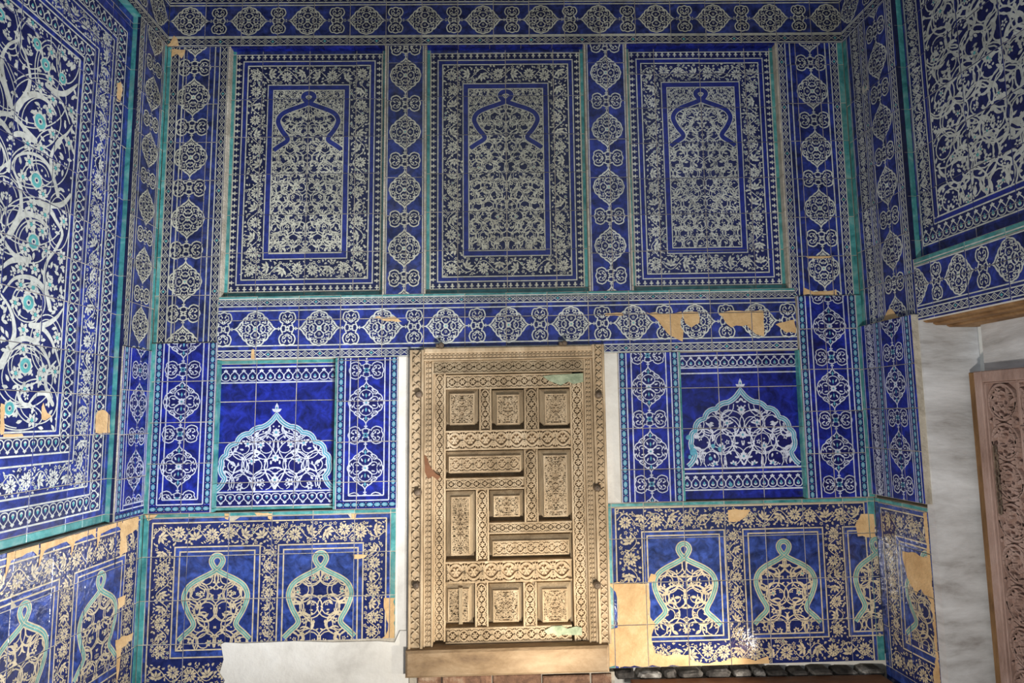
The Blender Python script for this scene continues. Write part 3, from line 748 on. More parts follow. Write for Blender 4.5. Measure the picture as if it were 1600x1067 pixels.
# ------------------------------------------------------------------ wainscot
WV = dict(top=VW, tq=VW - .020, l1=V(340, 815.4), f1=V(340, 851), l2=V(340, 853.6), l3=V(340, 861), k0=V(337, 1010), b1=V(340, 1014.5), b2=V(340, 1026), f2=V(340, 1029))
def wains(P, u0, u1, niches, seed, lt, rt, vbot, conj=1, ktop=None):
    a, b = u0 + lt, u1 - rt
    P.hline(a, b, WV['tq'] - .002, .006); P.hline(a + .02, b - .02, WV['l1'], .007)
    for u in (a + .022, b - .022): P.vline(u, vbot, WV['l1'], .007)
    fh = WV['l1'] - WV['l2']; fc = (WV['l1'] + WV['l2']) / 2
    P.rect(a + .026, vbot, b - .026, WV['l1'] - .004, DARK, 0)
    band(P, complex(a + .03, fc), complex(b - .03, fc), fh - .014, b_flower, seed=seed, unit=1.55)
    bc = (WV['b2'] + vbot) / 2
    band(P, complex(a + .03, bc), complex(b - .03, bc), min(fh, WV['b2'] - vbot) - .012, b_flower, seed=seed + 9, unit=1.55)
    edges = [a + .03]
    for k, (cn, h) in enumerate(niches):
        P.rect(cn - h, WV['b2'], cn + h, WV['l2'], BASE, 1)
        P.frame(cn - h, WV['b2'], cn + h, WV['l2'], .007); P.frame(cn - h + .028, WV['b1'], cn + h - .028, WV['l3'], .007)
        s = (h - .040) / 220; ht = (V(337, 866) - WV['k0'])
        c = complex(cn, WV['k0'] - .0)
        arch = put_keyhole(P, c, s, ht / 560, .019, TEAL, .0055)
        poly = [complex(cn - h + .034, WV['b1'] + .006)] + arch[1:-1] + [complex(cn + h - .034, WV['b1'] + .006)]
        P.o += [([q for q in t], DARK, 1.5) for t in [[complex(cn, c.imag + .12), poly[i], poly[(i + 1) % len(poly)]][::-1] for i in range(len(poly))]]
        P.o += scroll_field(poly[::-1], .060, .0060, seed + k + 3, axis=cn, lw=.55, teal=.15, hooks=2, leafs=.35)
        edges += [cn - h, cn + h]
    edges.append(b - .03); edges.sort()
    for i in range(0, len(edges), 2):
        w = edges[i + 1] - edges[i]
        if w > .05: band(P, complex((edges[i] + edges[i + 1]) / 2, WV['b2']), complex((edges[i] + edges[i + 1]) / 2, WV['l2']), min(w - .012, .15), b_flower, seed=seed + 20 + i, unit=1.5)
uW1 = U(618, 900)
joints = [U(x, 936) for x in (289.4, 354, 421.5, 486, 552)]
vrow = [V(340, y) for y in (1005, 936.7, 868)]
vbot = .09
us = [CL, CL + .03] + joints + [uW1 - .03, uW1]; vs = [vbot] + vrow + [WV['tq'], WV['top']]
nu = len(us) - 2
P = Panel('wainscot', WB, 'wain', us, vs, n=0.0, thick=.10, tone=lambda i, j: TQ if i in (0, nu) or j == 4 else BASE, skip=[(i, 0) for i in range(3, nu + 1)], tilt=.006)
wains(P, CL, uW1, [(U(337.4, 930), .228), (U(500, 930), .228)], 101, .03, .03, vbot)
P.patch([W(600, 934), W(617, 934), W(617, 1003), W(590, 1003), W(606, 985)], .008); P.patch([W(226, 803), W(248, 803), W(240, 810), W(232, 814)], .003)
for x in (354, 421, 552): P.patch([W(x - 3, 802), W(x + 5, 802), W(x + 3, 812), W(x - 2, 810)], .003)
P.patch([W(398, 801), W(420, 801), W(418, 806), W(402, 806)], .002); P.patch([W(552, 866), W(574, 867), W(570, 871), W(553, 873)], .003)
P.build()
# coat of white plaster where the lowest tiles are gone
pl = [W(*p) for p in ((346, 1006), (352, 1003), (380, 1004.5), (420, 1003), (460, 1001), (520, 1003), (590, 1001), (617, 1003), (625, 985), (640, 985), (638, 1080), (344, 1080), (352, 1062), (344, 1050), (350, 1030))]
def slab_poly(name, pts, z0, z1, parent, mats, sh=SH):
    m = MB(); n = len(pts); v = [(p.real, p.imag + sh * p.real) for p in pts]
    m.v = [(a, b, z0) for a, b in v] + [(a, b, z1) for a, b in v]
    area = sum((pts[i].conjugate() * pts[(i + 1) % n]).imag for i in range(n))
    idx = list(range(n)) if area > 0 else list(range(n))[::-1]
    m.f = [tuple(i + n for i in idx), tuple(idx[::-1])] + [(idx[i], idx[(i + 1) % n], idx[(i + 1) % n] + n, idx[i] + n) for i in range(n)]; m.m = [0] * len(m.f)
    return link(name, m.mesh(name), parent, mats)
slab_poly('plaster_patch', pl, -.1, .006, WB['obj'], [PLASTER])
# plaster beside the door and the wall foot
for x0, x1, y0, y1, nm in ((uW1, U(645, 800), .09, VM0, 'plaster_strip'), (U(948, 800), uC0, VW, VM0, 'plaster_strip')):
    slab_poly(nm, [complex(x0 - .004, y0), complex(x1 + .02, y0), complex(x1 + .02, y1), complex(x0 - .004, y1)], -.1, -.006, WB['obj'], [PLASTER])

uE0 = U(948, 900)
joints = [U(x, 907) for x in (1009, 1072, 1137, 1200, 1260.6, 1324.7)]
vrow = [V(1100, y) for y in (973, 907.7, 839)]; vbR = V(1100, 1040)
us = [uE0, uE0 + .034] + joints + [CRN - .04, CRN]; vs = [vbR] + vrow + [WV['tq'], WV['top']]
nu2 = len(us) - 2
P = Panel('wainscot', WB, 'wain', us, vs, n=0.0, thick=.10, tone=lambda i, j: TQ if i in (0, nu2) or j == 4 else BASE, tilt=.006)
_sv = dict(WV); dv = V(1070, 836) - V(337, 866)
for k in ('l2', 'l3'): WV[k] = V(1100, {'l2': 828.5, 'l3': 835}[k])
WV['k0'] = V(1070, 988); WV['b1'] = V(1100, 993); WV['b2'] = V(1100, 1000); WV['l1'] = V(1100, 791)
wains(P, uE0, CRN, [(U(1070, 905), .228), (U(1227, 905), .222), (U(1372, 905), .18)], 141, .034, .04, vbR)
q = [o for o in P.o]
P.patch([W(950, 911), W(1012, 911), W(1016, 940), W(1013, 960), W(1024, 975), W(1018, 1000), W(1024, 1020), W(1036, 1024), W(1060, 1022), W(1078, 1022), W(1079, 1041), W(946, 1041), W(946, 985), W(966, 980), W(966, 940), W(962, 925)], .008)
P.patch([W(1137, 797), W(1150, 795), W(1172, 797), W(1166, 806), W(1155, 814), W(1138, 815)], .006)
P.patch([W(1346, 803), W(1365, 803), W(1368, 838), W(1340, 838), W(1336, 820)], .006)
P.patch([W(1078, 1030), W(1100, 1036), W(1128, 1034), W(1145, 1026), W(1180, 1032), W(1200, 1025), W(1205, 1042), W(1078, 1042)], .006)
P.patch([W(1017, 896), W(1025, 898), W(1024, 908), W(1012, 909)], .003)
P.build()
WV.update(_sv)

# ------------------------------------------------------------------ left wall
def scale_l(y): return L(225, y).imag
P = Panel('top_frieze', WL, 'old', [-2.3 + i * .23 for i in range(10)] + [0], [VF + .0, 3.86, 4.05, 4.3, 4.74], n=0, thick=.10)
pitc = .335
med_column(P, 3.855, -pitc * .5 + .05, pitc, -2.3, 0, .086, .107, .082, .043, True, horizontal=True)
for v in (VF + .052, 3.757, 3.953, 3.97, 4.02): P.hline(-2.3, 0, v)
band(P, complex(-2.3, VF + .029), complex(0, VF + .029), .038, b_chain); band(P, complex(-2.3, 3.995), complex(0, 3.995), .038, b_chain)
P.hline(-2.3, 0, VF + .005, .006); P.build()
ucol = -.295
def lcol(v0, v1, sty, vbig, pt, rows, fine, foot, n, fn):
    us = [ucol, ucol / 2 + .01, -.024, 0]
    P = Panel('medallion_column', WL, sty, us, sorted([v0] + rows + [v1]), n=n, thick=.10 + n, tone=lambda i, j: TQ if i == 2 else BASE)
    g = .03; vb = v0
    if foot: band(P, complex(ucol, v0 + .022), complex(-.024, v0 + .022), .03, fn); P.hline(ucol + .04, -.03, v0 + .05, .0065); P.hline(ucol + .062, -.04, v0 + .073, .0065); vb = v0 + .078
    band(P, complex(ucol + .022, v0 + .04 * foot), complex(ucol + .022, v1), g, fn)
    for u in (ucol + .005, ucol + .041, ucol + .064, -.036, -.052): P.vline(u, v0 + .05 * foot, v1, .006)
    med_column(P, -.138, vbig, pt, vb, v1, .078, pt * .32, .076, pt * .13, fine)
    return P
v543 = L(205, 543).imag
vb_ = L(222, 215).imag; pt_ = (L(228, 138).imag - L(218, 318).imag) / 2
lcol(v543, VF, 'old', L(229, 138).imag, pt_, [L(225, y).imag for y in (478, 411, 345, 279, 212, 146, 80)], True, False, 0.0, b_chain).build()
vbl = L(210, 630).imag; ptl = vbl - L(205, 735).imag
lcol(VW + .004, v543, 'new', vbl, ptl, [L(210, y).imag for y in (610, 678, 745)], False, True, .012, b_teal).build()
# big recessed panel
LN = -.037
def Lx(x, y=572): return L(x, y, LN).real
def Ly(y, x=20): return L(x, y, LN).imag
pu1 = ucol; vbt = VW + .004; vtp = 3.655
off = [0.0, Ly(846) - Ly(862), Ly(834) - Ly(862), Ly(802) - Ly(862), Ly(786) - Ly(862), Ly(736) - Ly(862), Ly(720) - Ly(862), Ly(690) - Ly(862), Ly(682) - Ly(862)]
hu = [pu1] + [Lx(x) for x in (173, 168, 152, 147, 123, 117.5, 100, 93.5)]
dl = [pu1 - h for h in hu]
rowsL = [L(60, y, LN).imag for y in (765, 683, 612, 540, 459, 385, 310, 236)]
rowsL = sorted([r for r in rowsL] + [2.95, 3.17, 3.39])
usl = [-2.3] + [x for x in lin(-2.3, hu[6], 8)[1:]] + [hu[2], pu1]
usl = sorted(set([round(x, 4) for x in [-2.3] + [hu[6] - .245 * k for k in range(0, 7)] + [(hu[6] + hu[2]) / 2, hu[1], pu1]]))
vsl = sorted([vbt, vbt + off[1]] + rowsL + [vtp - .03, vtp, VF])
P = Panel('scroll_panel', WL, 'mid', usl, vsl, n=LN, thick=.063, tone=lambda i, j: TQ if j == 0 else BASE)
um = -2.3
def lframe(k, w, m=LINE, l=2):                     # line k follows the bottom, far side and top
    vb_ = vbt + off[k]; vt_ = vtp - .03 - dl[k] * 1.0
    P.hline(um, hu[k], vb_, w, m, l); P.vline(hu[k], vb_, vt_, w, m, l); P.hline(um, hu[k], vt_, w, m, l)
for k in (2, 3, 4, 5, 6, 7, 8): lframe(k, .0075)
def lband(k0, k1, fn, flip=False, **kw):
    v0, v1 = vbt + off[k0], vbt + off[k1]; t0, t1 = vtp - .03 - dl[k0], vtp - .03 - dl[k1]; a, b = hu[k0], hu[k1]
    w = abs(v1 - v0) - .012
    band(P, complex(um, (v0 + v1) / 2), complex(b, (v0 + v1) / 2), w, fn, flip=True, **kw)
    wv = abs(a - b) - .010
    band(P, complex((a + b) / 2, v0), complex((a + b) / 2, t0), wv, fn, flip=True, **kw)
    band(P, complex(um, (t0 + t1) / 2), complex(b, (t0 + t1) / 2), wv, fn, flip=False, **kw)
lband(2, 3, b_palmette); lband(6, 7, b_palmette); lband(4, 5, b_flower, seed=201)
fu, fv0, fv1 = hu[8], vbt + off[8], vtp - .03 - dl[8]
P.rect(um, fv0, fu, fv1, DARK, 0)
def tr(pts, ox, oy, sc): return [L(ox + x / sc, oy + y / sc, LN) for x, y in pts]
K1, K2, K3 = (0, 0, 4.446), (0, 220, 4.446), (0, 440, 4.268)
thick = [  # traced scroll stems: frame, points, width start / middle / end in mm
    (K1, [(75, 0), (85, 130), (130, 280), (180, 400), (205, 520), (200, 600), (170, 670), (115, 755)], 6, 14, 30),
    (K1, [(110, 755), (160, 690), (230, 655), (300, 680), (350, 730), (390, 800)], 28, 26, 7),
    (K1, [(320, 590), (390, 640), (450, 650), (510, 610), (535, 585)], 22, 24, 6), (K1, [(320, 590), (390, 660), (440, 740), (480, 860)], 24, 17, 7),
    (K1, [(20, 570), (40, 680), (90, 790), (150, 870), (240, 975)], 6, 14, 28), (K1, [(20, 1010), (70, 950), (130, 930), (190, 950), (245, 975)], 9, 24, 24),
    (K1, [(500, 870), (460, 930), (400, 980), (355, 1065)], 6, 14, 18),
    (K2, [(0, 0), (40, 100), (100, 230), (135, 330), (145, 430), (130, 520), (60, 660)], 6, 16, 30), (K2, [(70, 640), (140, 530), (200, 510), (270, 540), (340, 610)], 28, 26, 8),
    (K2, [(60, 200), (110, 110), (190, 85), (270, 110), (330, 170), (370, 260), (400, 380)], 7, 16, 24), (K2, [(420, 0), (360, 80), (350, 150), (370, 240)], 18, 18, 22),
    (K2, [(260, 430), (340, 450), (430, 440), (490, 370), (505, 300)], 26, 24, 6), (K2, [(260, 430), (330, 470), (390, 560), (430, 650), (380, 760), (330, 830), (305, 920), (315, 1020), (335, 1090)], 24, 15, 22),
    (K2, [(0, 640), (60, 750), (120, 810), (200, 830)], 8, 20, 26), (K2, [(0, 890), (60, 840), (120, 825), (200, 835)], 12, 24, 24),
    (K2, [(20, 1050), (90, 960), (180, 945), (260, 980), (320, 1060), (345, 1160)], 8, 22, 26),
    (K3, [(0, 80), (60, 170), (90, 270), (90, 370), (40, 480), (0, 560)], 8, 22, 34), (K3, [(60, 440), (130, 385), (200, 385), (270, 440), (320, 530), (330, 600)], 26, 22, 8),
    (K3, [(200, 290), (290, 290), (370, 245), (420, 180)], 24, 24, 7), (K3, [(200, 290), (290, 320), (350, 410), (395, 560)], 24, 20, 8),
    (K3, [(370, 530), (310, 610), (305, 700), (350, 820)], 7, 20, 20), (K3, [(110, 690), (120, 760), (150, 815), (200, 825)], 10, 18, 18), (K3, [(180, 825), (240, 755), (300, 745), (330, 790)], 8, 20, 24)]
thin = [(K1, 230, 290, 125, 190), (K1, 330, 480, 90, 200), (K1, 270, 840, 150, 190), (K1, 250, 700, 210, 190), (K1, 470, 420, 80, 160), (K2, 250, 275, 110, 140), (K2, 225, 700, 120, 150), (K2, 220, 560, 210, 170), (K2, 230, 180, 170, 150), (K2, 90, 620, 130, 170), (K2, 350, 120, 130, 200),
        (K3, 190, 140, 110, 130), (K3, 165, 560, 115, 140), (K3, 160, 640, 190, 200), (K3, 240, 800, 140, 150), (K3, 120, 900, 160, 90), (K3, 310, 420, 110, 200), (K2, 400, 560, 80, 200), (K2, 20, 420, 120, 170)]
ros = [(K1, 277, 845, .042), (K1, 330, 215, .03), (K1, 255, 305, .03), (K1, 315, 450, .034), (K1, 432, 545, .03), (K1, 150, 30, .03), (K2, 250, 275, .04), (K2, 230, 700, .04), (K3, 190, 140, .04), (K3, 165, 560, .04), (K3, 60, 845, .034), (K1, 5, 790, .036)]
small = [(K1, 490, 350), (K1, 435, 370), (K1, 355, 365), (K1, 225, 160), (K1, 275, 600), (K1, 365, 690), (K1, 345, 770), (K1, 490, 770), (K1, 365, 930), (K1, 40, 900), (K1, 475, 995), (K1, 190, 1000), (K1, 90, 280), (K1, 345, 550), (K2, 285, 55), (K2, 200, 145), (K2, 155, 250), (K2, 30, 190), (K2, 295, 370), (K2, 215, 450), (K2, 440, 560), (K2, 310, 515), (K2, 215, 580), (K2, 290, 630), (K2, 170, 750), (K2, 320, 760), (K2, 425, 800), (K2, 140, 880), (K2, 240, 890), (K2, 140, 1000), (K2, 225, 1020), (K2, 385, 190),
         (K3, 100, 140), (K3, 235, 220), (K3, 155, 320), (K3, 250, 355), (K3, 380, 375), (K3, 150, 450), (K3, 365, 600), (K3, 265, 645), (K3, 160, 715), (K3, 210, 925), (K3, 290, 590), (K3, 100, 610), (K3, 220, 40), (K3, 330, 20)]
O = []; spts = []
for K, p, a, b, c in thick:
    q = cat(tr(p, *K), 4); spts += q
    O += rib(q, .001, LINE, 4, w1=lambda t, a=a, b=b, c=c: (a * (1 - 2 * t) + b * 2 * t) if t < .5 else (b * (2 - 2 * t) + c * (2 * t - 1)))
    O += disc(q[-1], c / 2200, LINE, 4, 10) + disc(q[0], a / 2200, LINE, 4, 10)
for K, x, y, rx, ry in thin:
    q = tr([(x + rx * math.cos(t), y + ry * math.sin(t)) for t in [i * PI / 17 for i in range(34)]], *K); O += rib(q, .0055, LINE, 2, True); spts += q
    q = tr([(x + rx * .8 * math.cos(t), y + ry * .84 * math.sin(t)) for t in [i * PI / 17 for i in range(9, 34)]], *K); O += rib(q, .0045, LINE, 2); spts += q
for K, x, y, r in ros: c = tr([(x, y)], *K)[0]; O += rosette(c, r); spts.append(c)
for K, x, y in small: c = tr([(x, y)], *K)[0]; O += flower(c, .032, 6, LINE, TEAL, (x % 7)); spts.append(c)
c = tr([(38, 310)], *K1)[0]; O += [([c - .05, c - .07j, c + .05, c + .07j], TEAL, 5)] + rib([c - .05, c - .07j, c + .05, c + .07j], .006, LINE, 6, True)
fr = L(0, 350, LN).real
rg = random.Random(5); S = np.array(spts)
for k in range(2600):
    c = complex(rg.uniform(fr - .02, fu), rg.uniform(fv0, fv1))
    if np.abs(S - c).min() < .019: continue
    t = rg.random(); O += leaf(c, rg.uniform(0, 6.3), .036, .018) if t < .7 else (disc(c, .006) if t < .85 else flower(c, .017, 5, LINE, DARK, rg.random()))
    S = np.append(S, c)
O = [q for q in O if all(z.real < fu + .004 for z in q[0]) and all(fv0 < z.imag < fv1 for z in q[0])]
ax = fr + .02
O = [q for q in O if min(z.real for z in q[0]) > ax - .02]
O2 = [([complex(2 * ax - z.real, z.imag) for z in reversed(p)], m_, l_) for p, m_, l_ in O]
P.o += O + O2 + xf(O, -2 * (fu - ax))
P.patch([L(148, 676, LN), L(148, 650, LN), L(152, 642, LN), L(160, 640, LN), L(170, 648, LN), L(171, 676, LN)], .006)
P.patch([L(64, 655, LN), L(64, 636, LN), L(67, 629, LN), L(73, 645, LN), L(80, 650, LN), L(70, 657, LN)], .004)
P.patch([L(0, 680, LN), L(0, 630, LN), L(6, 632, LN), L(5, 678, LN)], .004); P.patch([L(182, 158, LN), L(182, 130, LN), L(188, 128, LN), L(191, 140, LN), L(187, 160, LN)], .004)
P.patch([L(4, 683, LN), L(4, 678.5, LN), L(34, 677.5, LN), L(36, 682, LN)], .001)
po = P.build()
# reveal between column and panel, turquoise, facing the room
for a, b in zip(vsl, vsl[1:]):
    m = MB(); m.box(ucol - .001, ucol + .010, a + .001, b - .001, -.09, -.014); m.box(ucol - .001, ucol + .010, a + .001, b - .001, -.014, .001, 1); link('edge_tile', m.mesh('edge_tile'), po, [TEAL_N, STY['old'][3]])
for i in range(10):
    m = MB(); m.box(-2.3 + i * .2 + .001, -2.3 + (i + 1) * .2 - .001 if i < 9 else ucol, VF - .002, VF + .008, -.06, .001); link('edge_tile', m.mesh('edge_tile'), po, [TEAL_N])
# left wainscot
nA, nB = L(155, 940), L(36, 985)
jl = [L(x, y).real for x, y in ((187, 880), (151, 940), (106, 880), (62, 900))]
usw = sorted([-.03, 0] + [-.235 * k - .02 for k in range(1, 10)]); usw[0] = -2.3
vsw = [.0, .13, .33, V(340, 936.7), V(340, 868), WV['tq'] - .02, VW]
vsw = [-.05, .12, V(340, 1005), V(340, 936.7), V(340, 868), VW]
P = Panel('wainscot', WL, 'wain', usw, vsw, n=0, thick=.10, tone=lambda i, j: TQ if i == len(usw) - 2 else BASE, tilt=.006)
dn = nA.real - nB.real
wains(P, -2.3, 0, [(nA.real + .0 - k * dn, .205) for k in range(0, 5)], 171, .0, .03, .12)
for x0, y0, x1, y1 in ((215, 806, 190, 835), (190, 817, 152, 826), (150, 824, 112, 838), (112, 838, 62, 850), (60, 848, 10, 862)):
    a, b = L(x0, y0), L(x1, y1); t = VW
    P.patch([complex(a.real, t), complex(b.real, t), complex(b.real, t - .10), complex(b.real + (a.real - b.real) * .14, t - .035), complex(b.real + (a.real - b.real) * .8, t - .02), complex(a.real, t - .05)], .004)
P.patch([L(216, 808), L(188, 817), L(186, 870), L(198, 862), L(196, 838), L(214, 826)], .006)
P.patch([L(180, 1000), L(208, 988), L(206, 1000), L(190, 1012), L(186, 1045), L(182, 1067)], .006); P.patch([L(183, 935), L(196, 930), L(194, 945), L(184, 952)], .005)
P.build()

# ------------------------------------------------------------------ right wall
def Rn(px, py, n=0.0):
    d = ray(px, py); p0 = Vector(MRIGHT.col[3][:3]) + Vector(MRIGHT.col[2][:3]) * n; nn = Vector(MRIGHT.col[2][:3]); dd = Vector(d); c0 = Vector(CAM)
    t = (p0 - c0).dot(nn) / dd.dot(nn); q = c0 + dd * t - Vector(MRIGHT.col[3][:3])
    return complex(q.dot(Vector(MRIGHT.col[0][:3])), q.dot(Vector(MRIGHT.col[1][:3])))
P = Panel('top_frieze', WR, 'mid', [0] + [.23 * k for k in range(1, 10)] + [2.3], [VF, 3.86, 4.05, 4.3, 4.74], n=0, thick=.10)
med_column(P, 3.855, .10, .335, 0, 2.3, .086, .107, .082, .043, True, horizontal=True)
for v in (VF + .052, 3.757, 3.953, 3.97, 4.02): P.hline(0, 2.3, v)
band(P, complex(0, VF + .029), complex(2.3, VF + .029), .038, b_chain); band(P, complex(0, 3.995), complex(2.3, 3.995), .038, b_chain); P.hline(0, 2.3, VF + .005, .006); P.build()
ue = .468
def rcol(v0, v1, sty, fine, n, vbig, pt, rows, fn):
    us = [0, .034, .21, .33, ue]
    P = Panel('medallion_column', WR, sty, us, sorted([v0] + rows + [v1]), n=n, thick=.10 + n, tone=lambda i, j: TQ if i == 0 else BASE)
    for u in (.046, .082, .158, .172, .208, .222, .402, .416, .454): P.vline(u, v0, v1, .0055)
    band(P, complex(.120, v0), complex(.120, v1), .064, b_flower, seed=301, unit=1.35); P.rect(.084, v0, .156, v1, DARK, 0)
    band(P, complex(.190, v0), complex(.190, v1), .028, fn); band(P, complex(.435, v0), complex(.435, v1), .028, fn)
    med_column(P, .312, vbig, pt, v0, v1, .080, pt * .315, .078, pt * .135, fine)
    return P
vj = Rn(1395, 500).imag; ptu = (Rn(1370, 95).imag - Rn(1393, 391).imag) / 3
P = rcol(vj, VF, 'mid', True, 0.0, Rn(1370, 95).imag, ptu, [Rn(1395, y).imag for y in (437, 372, 305, 240, 175, 108)], b_chain)
P.patch([Rn(1356, 508), Rn(1380, 500), Rn(1388, 484), Rn(1393, 482), Rn(1402, 494), Rn(1414, 496), Rn(1412, 500), Rn(1360, 512)], .004)
P.build()
ptd = Rn(1406, 607).imag - Rn(1412, 710).imag
rcol(Rn(1405, 778).imag, vj, 'new', False, .035, Rn(1406, 607).imag + .02, ptd, [Rn(1405, y, .035).imag for y in (570, 638, 703)], b_teal).build()
RNN = -.045
Ru = lambda x, y=200: Rn(x, y, RNN).real
Rv = lambda y, x=1500: Rn(x, 260 + y / 3.557, RNN).imag
vl0 = Rn(1500, 260 + 425 / 3.557).imag             # ledge: top of the lintel frieze
hu = [ue, Ru(1428), Ru(1447.6), Ru(1452.6)]
hv = [vl0, Rv(395), Rv(368), Rv(262), Rv(228)]
P = Panel('scroll_panel', WR, 'mid', sorted(set([ue, hu[1] - .012] + [hu[2] + .02 + .235 * k for k in range(0, 7)] + [2.3])), sorted([vl0] + [vl0 + .10 + .233 * k for k in range(0, 6)] + [VF - .03, VF]), n=RNN, thick=.055, tone=lambda i, j: BASE)
P.rect(hu[1], hv[2], 2.3, VF, DARK, 0)
for u in (hu[1], hu[2], hu[3] + .012): P.vline(u, hv[2] if u == hu[1] else hv[3], VF, .007)
for v in (hv[2], hv[3], hv[4]): P.hline(hu[1] if v == hv[2] else hu[2], 2.3, v, .007)
P.vline((hu[2] + hu[3]) / 2 + .006, hv[4], VF, .016, BAND, 2); P.hline(hu[2], 2.3, (hv[3] + hv[4]) / 2, .02, BAND, 2)
w = hu[2] - hu[1] - .01
band(P, complex((hu[1] + hu[2]) / 2, hv[3]), complex((hu[1] + hu[2]) / 2, VF), w, b_flower, seed=311, unit=1.3)
band(P, complex(hu[1], (hv[2] + hv[3]) / 2), complex(2.3, (hv[2] + hv[3]) / 2), hv[3] - hv[2] - .01, b_palmette)
fp = [complex(hu[3] + .02, hv[4] + .006), complex(2.3, hv[4] + .006), complex(2.3, VF), complex(hu[3] + .02, VF)]
P.o += scroll_field(fp, .092, .0078, 321, lw=.75, teal=.25, hooks=3, leafs=1.6)
P.build()
for a, b in zip(P.vs, P.vs[1:]):
    m = MB(); m.box(ue - .010, ue + .001, a + .001, b - .001, -.09, -.018); m.box(ue - .010, ue + .001, a + .001, b - .001, -.018, .001, 1); link('edge_tile', m.mesh('edge_tile'), bpy.data.objects['scroll_panel.001'], [TEAL_N, STY['old'][3]])
# lintel frieze over the doorway
vfb = Rn(1500, 487).imag; vct = Rn(1498, 428.7).imag
pr = Rn(1498, 428.7).real - Rn(1432, 451).real
P = Panel('lintel_frieze', WR, 'mid', sorted([ue + .003] + [ue + .12 + .23 * k for k in range(0, 8)] + [2.3]), [vfb, vct, vl0 - .035, vl0], n=0, thick=.10, tone=lambda i, j: TQ if j == 2 else BASE)
med_column(P, vct, Rn(1498, 428.7).real, pr, ue + .003, 2.3, .092, pr * .32, .092, pr * .125, True, horizontal=True)
for v in (vct + .10, vct + .118, vct - .10, vct - .118, vfb + .014): P.hline(ue, 2.3, v, .006)
band(P, complex(ue, (vct - .118 + vfb + .014) / 2), complex(2.3, (vct - .118 + vfb + .014) / 2), (vct - .118 - vfb - .014) - .006, b_chain); P.build()
# right wainscot
uwr = .43
P = Panel('wainscot', WR, 'wain', [0, .034, .235, uwr], [-.05, .12] + [Rn(1400, y).imag for y in (985, 912, 850)] + [VW - .02, VW], n=0.0, thick=.10, tone=lambda i, j: TQ if j == 5 else BASE, tilt=.006)
wains(P, 0.0, uwr + .25, [(.40, .235)], 191, .034, .0, .12)
P.patch([complex(uwr - .03, VW - .03), complex(uwr, VW - .02), complex(uwr, .0), complex(uwr - .03, .06), complex(uwr - .05, .2), complex(uwr - .02, .3), complex(uwr - .025, .55), complex(uwr - .09, .60), complex(uwr - .13, .56), complex(uwr - .20, .66), complex(uwr - .215, .76), complex(uwr - .02, .77)], .008)
P.build()
# plastered reveal of the doorway, lintel underside
m = MB(); m.box(uwr, ue + .012, -.2, vfb + .004, -.30, -.002); link('plaster_reveal', m.mesh('plaster_reveal'), WR['obj'], [GREYPL])
m = MB(); m.box(ue + .013, 1.75, vfb - .002, vfb + .02, -.16, -.002); link('plaster_edge', m.mesh('plaster_edge'), WR['obj'], [PLASTER])
for k, (n0, n1, dz) in enumerate(((-.065, -.02, 0), (-.135, -.070, -.012), (-.30, -.14, -.022))):
    m = MB(); m.cbox(ue + .014, 1.74, n0, n1, 0, .05, .008); m.v = [(x, vfb + dz - .003 - z + .04, y) for x, y, z in m.v]
    m.f = [f[::-1] for f in m.f]; link('lintel_beam', m.mesh('lintel_beam'), WR['obj'], [BROWNW])
#=====DOORS=====
# ------------------------------------------------------------------ carved doors
def prism(mb, poly, z0, z1, m=0):
    n = len(poly); k = len(mb.v); c = sum(poly) / n
    mb.v += [(p.real, p.imag, z0) for p in poly] + [(c.real + (p.real - c.real) * .93, c.imag + (p.imag - c.imag) * .93, z1) for p in poly]
    area = sum((poly[i].conjugate() * poly[(i + 1) % n]).imag for i in range(n)); idx = list(range(n)) if area > 0 else list(range(n))[::-1]
    mb.f.append(tuple(k + n + i for i in idx)); mb.m.append(m)
    for a in range(n):
        i, j = idx[a], idx[(a + 1) % n]; mb.f.append((k + i, k + j, k + n + j, k + n + i)); mb.m.append(m)
def prisms(mb, o, z0, z1, rect):
    A, B, C, D = rect
    for p, m, l in o:
        q = clip(p, A, B, C, D)
        if len(q) > 2: prism(mb, q, z0, z1 + (l - 3) * .0006)
def p_vine(ln, w):                                 # interlaced waves with blossoms in the eyes
    n = max(1, round(ln / (w * .92))); p = ln / n; o = []; s = 10
    for sg in (1, -1):
        o += rib([complex(i * p / s, sg * w * .40 * math.sin(PI * i / s)) for i in range(n * s + 1)], w * .13, LINE, 3)
    for i in range(n):
        c = complex((i + .5) * p, 0)
        for a in range(6): o += leaf(c + cmath.rect(w * .05, a * PI / 3), a * PI / 3, w * .22, w * .15, LINE, 3)
        o += disc(c, w * .09, LINE, 4)
        for sx in (-1, 1):
            for sy in (-1, 1):
                e = complex(i * p, sy * w * .13)
                o += leaf(e, sy * (PI / 2 - sx * .50), w * .34, w * .15, LINE, 3)
                o += leaf(c + complex(sx * p * .40, sy * w * .46), PI * (sx > 0) - sx * sy * .12, w * .26, w * .10, LINE, 3)
            o += leaf(complex(i * p, sx * w * .16), sx * PI / 2, w * .32, w * .13, LINE, 3)
        o += disc(complex(i * p, 0), w * .11)
    return o
def p_zig(ln, w):                                  # slanting leaf scrolls
    n = max(2, round(ln / (w * .95))); p = ln / n; o = []
    for i in range(n):
        c = complex((i + .5) * p, 0); s = 1 if i % 2 == 0 else -1
        o += rib(bez(c + complex(-p * .55, -s * w * .36), c + complex(-p * .05, -s * w * .42), c + complex(p * .05, s * w * .42), c + complex(p * .55, s * w * .36), 7), w * .13, LINE, 3)
        o += leaf(c + complex(-p * .28, s * w * .36), -s * 1.0, w * .46, w * .2) + leaf(c + complex(p * .28, -s * w * .36), PI - s * 1.0, w * .46, w * .2)
    return o
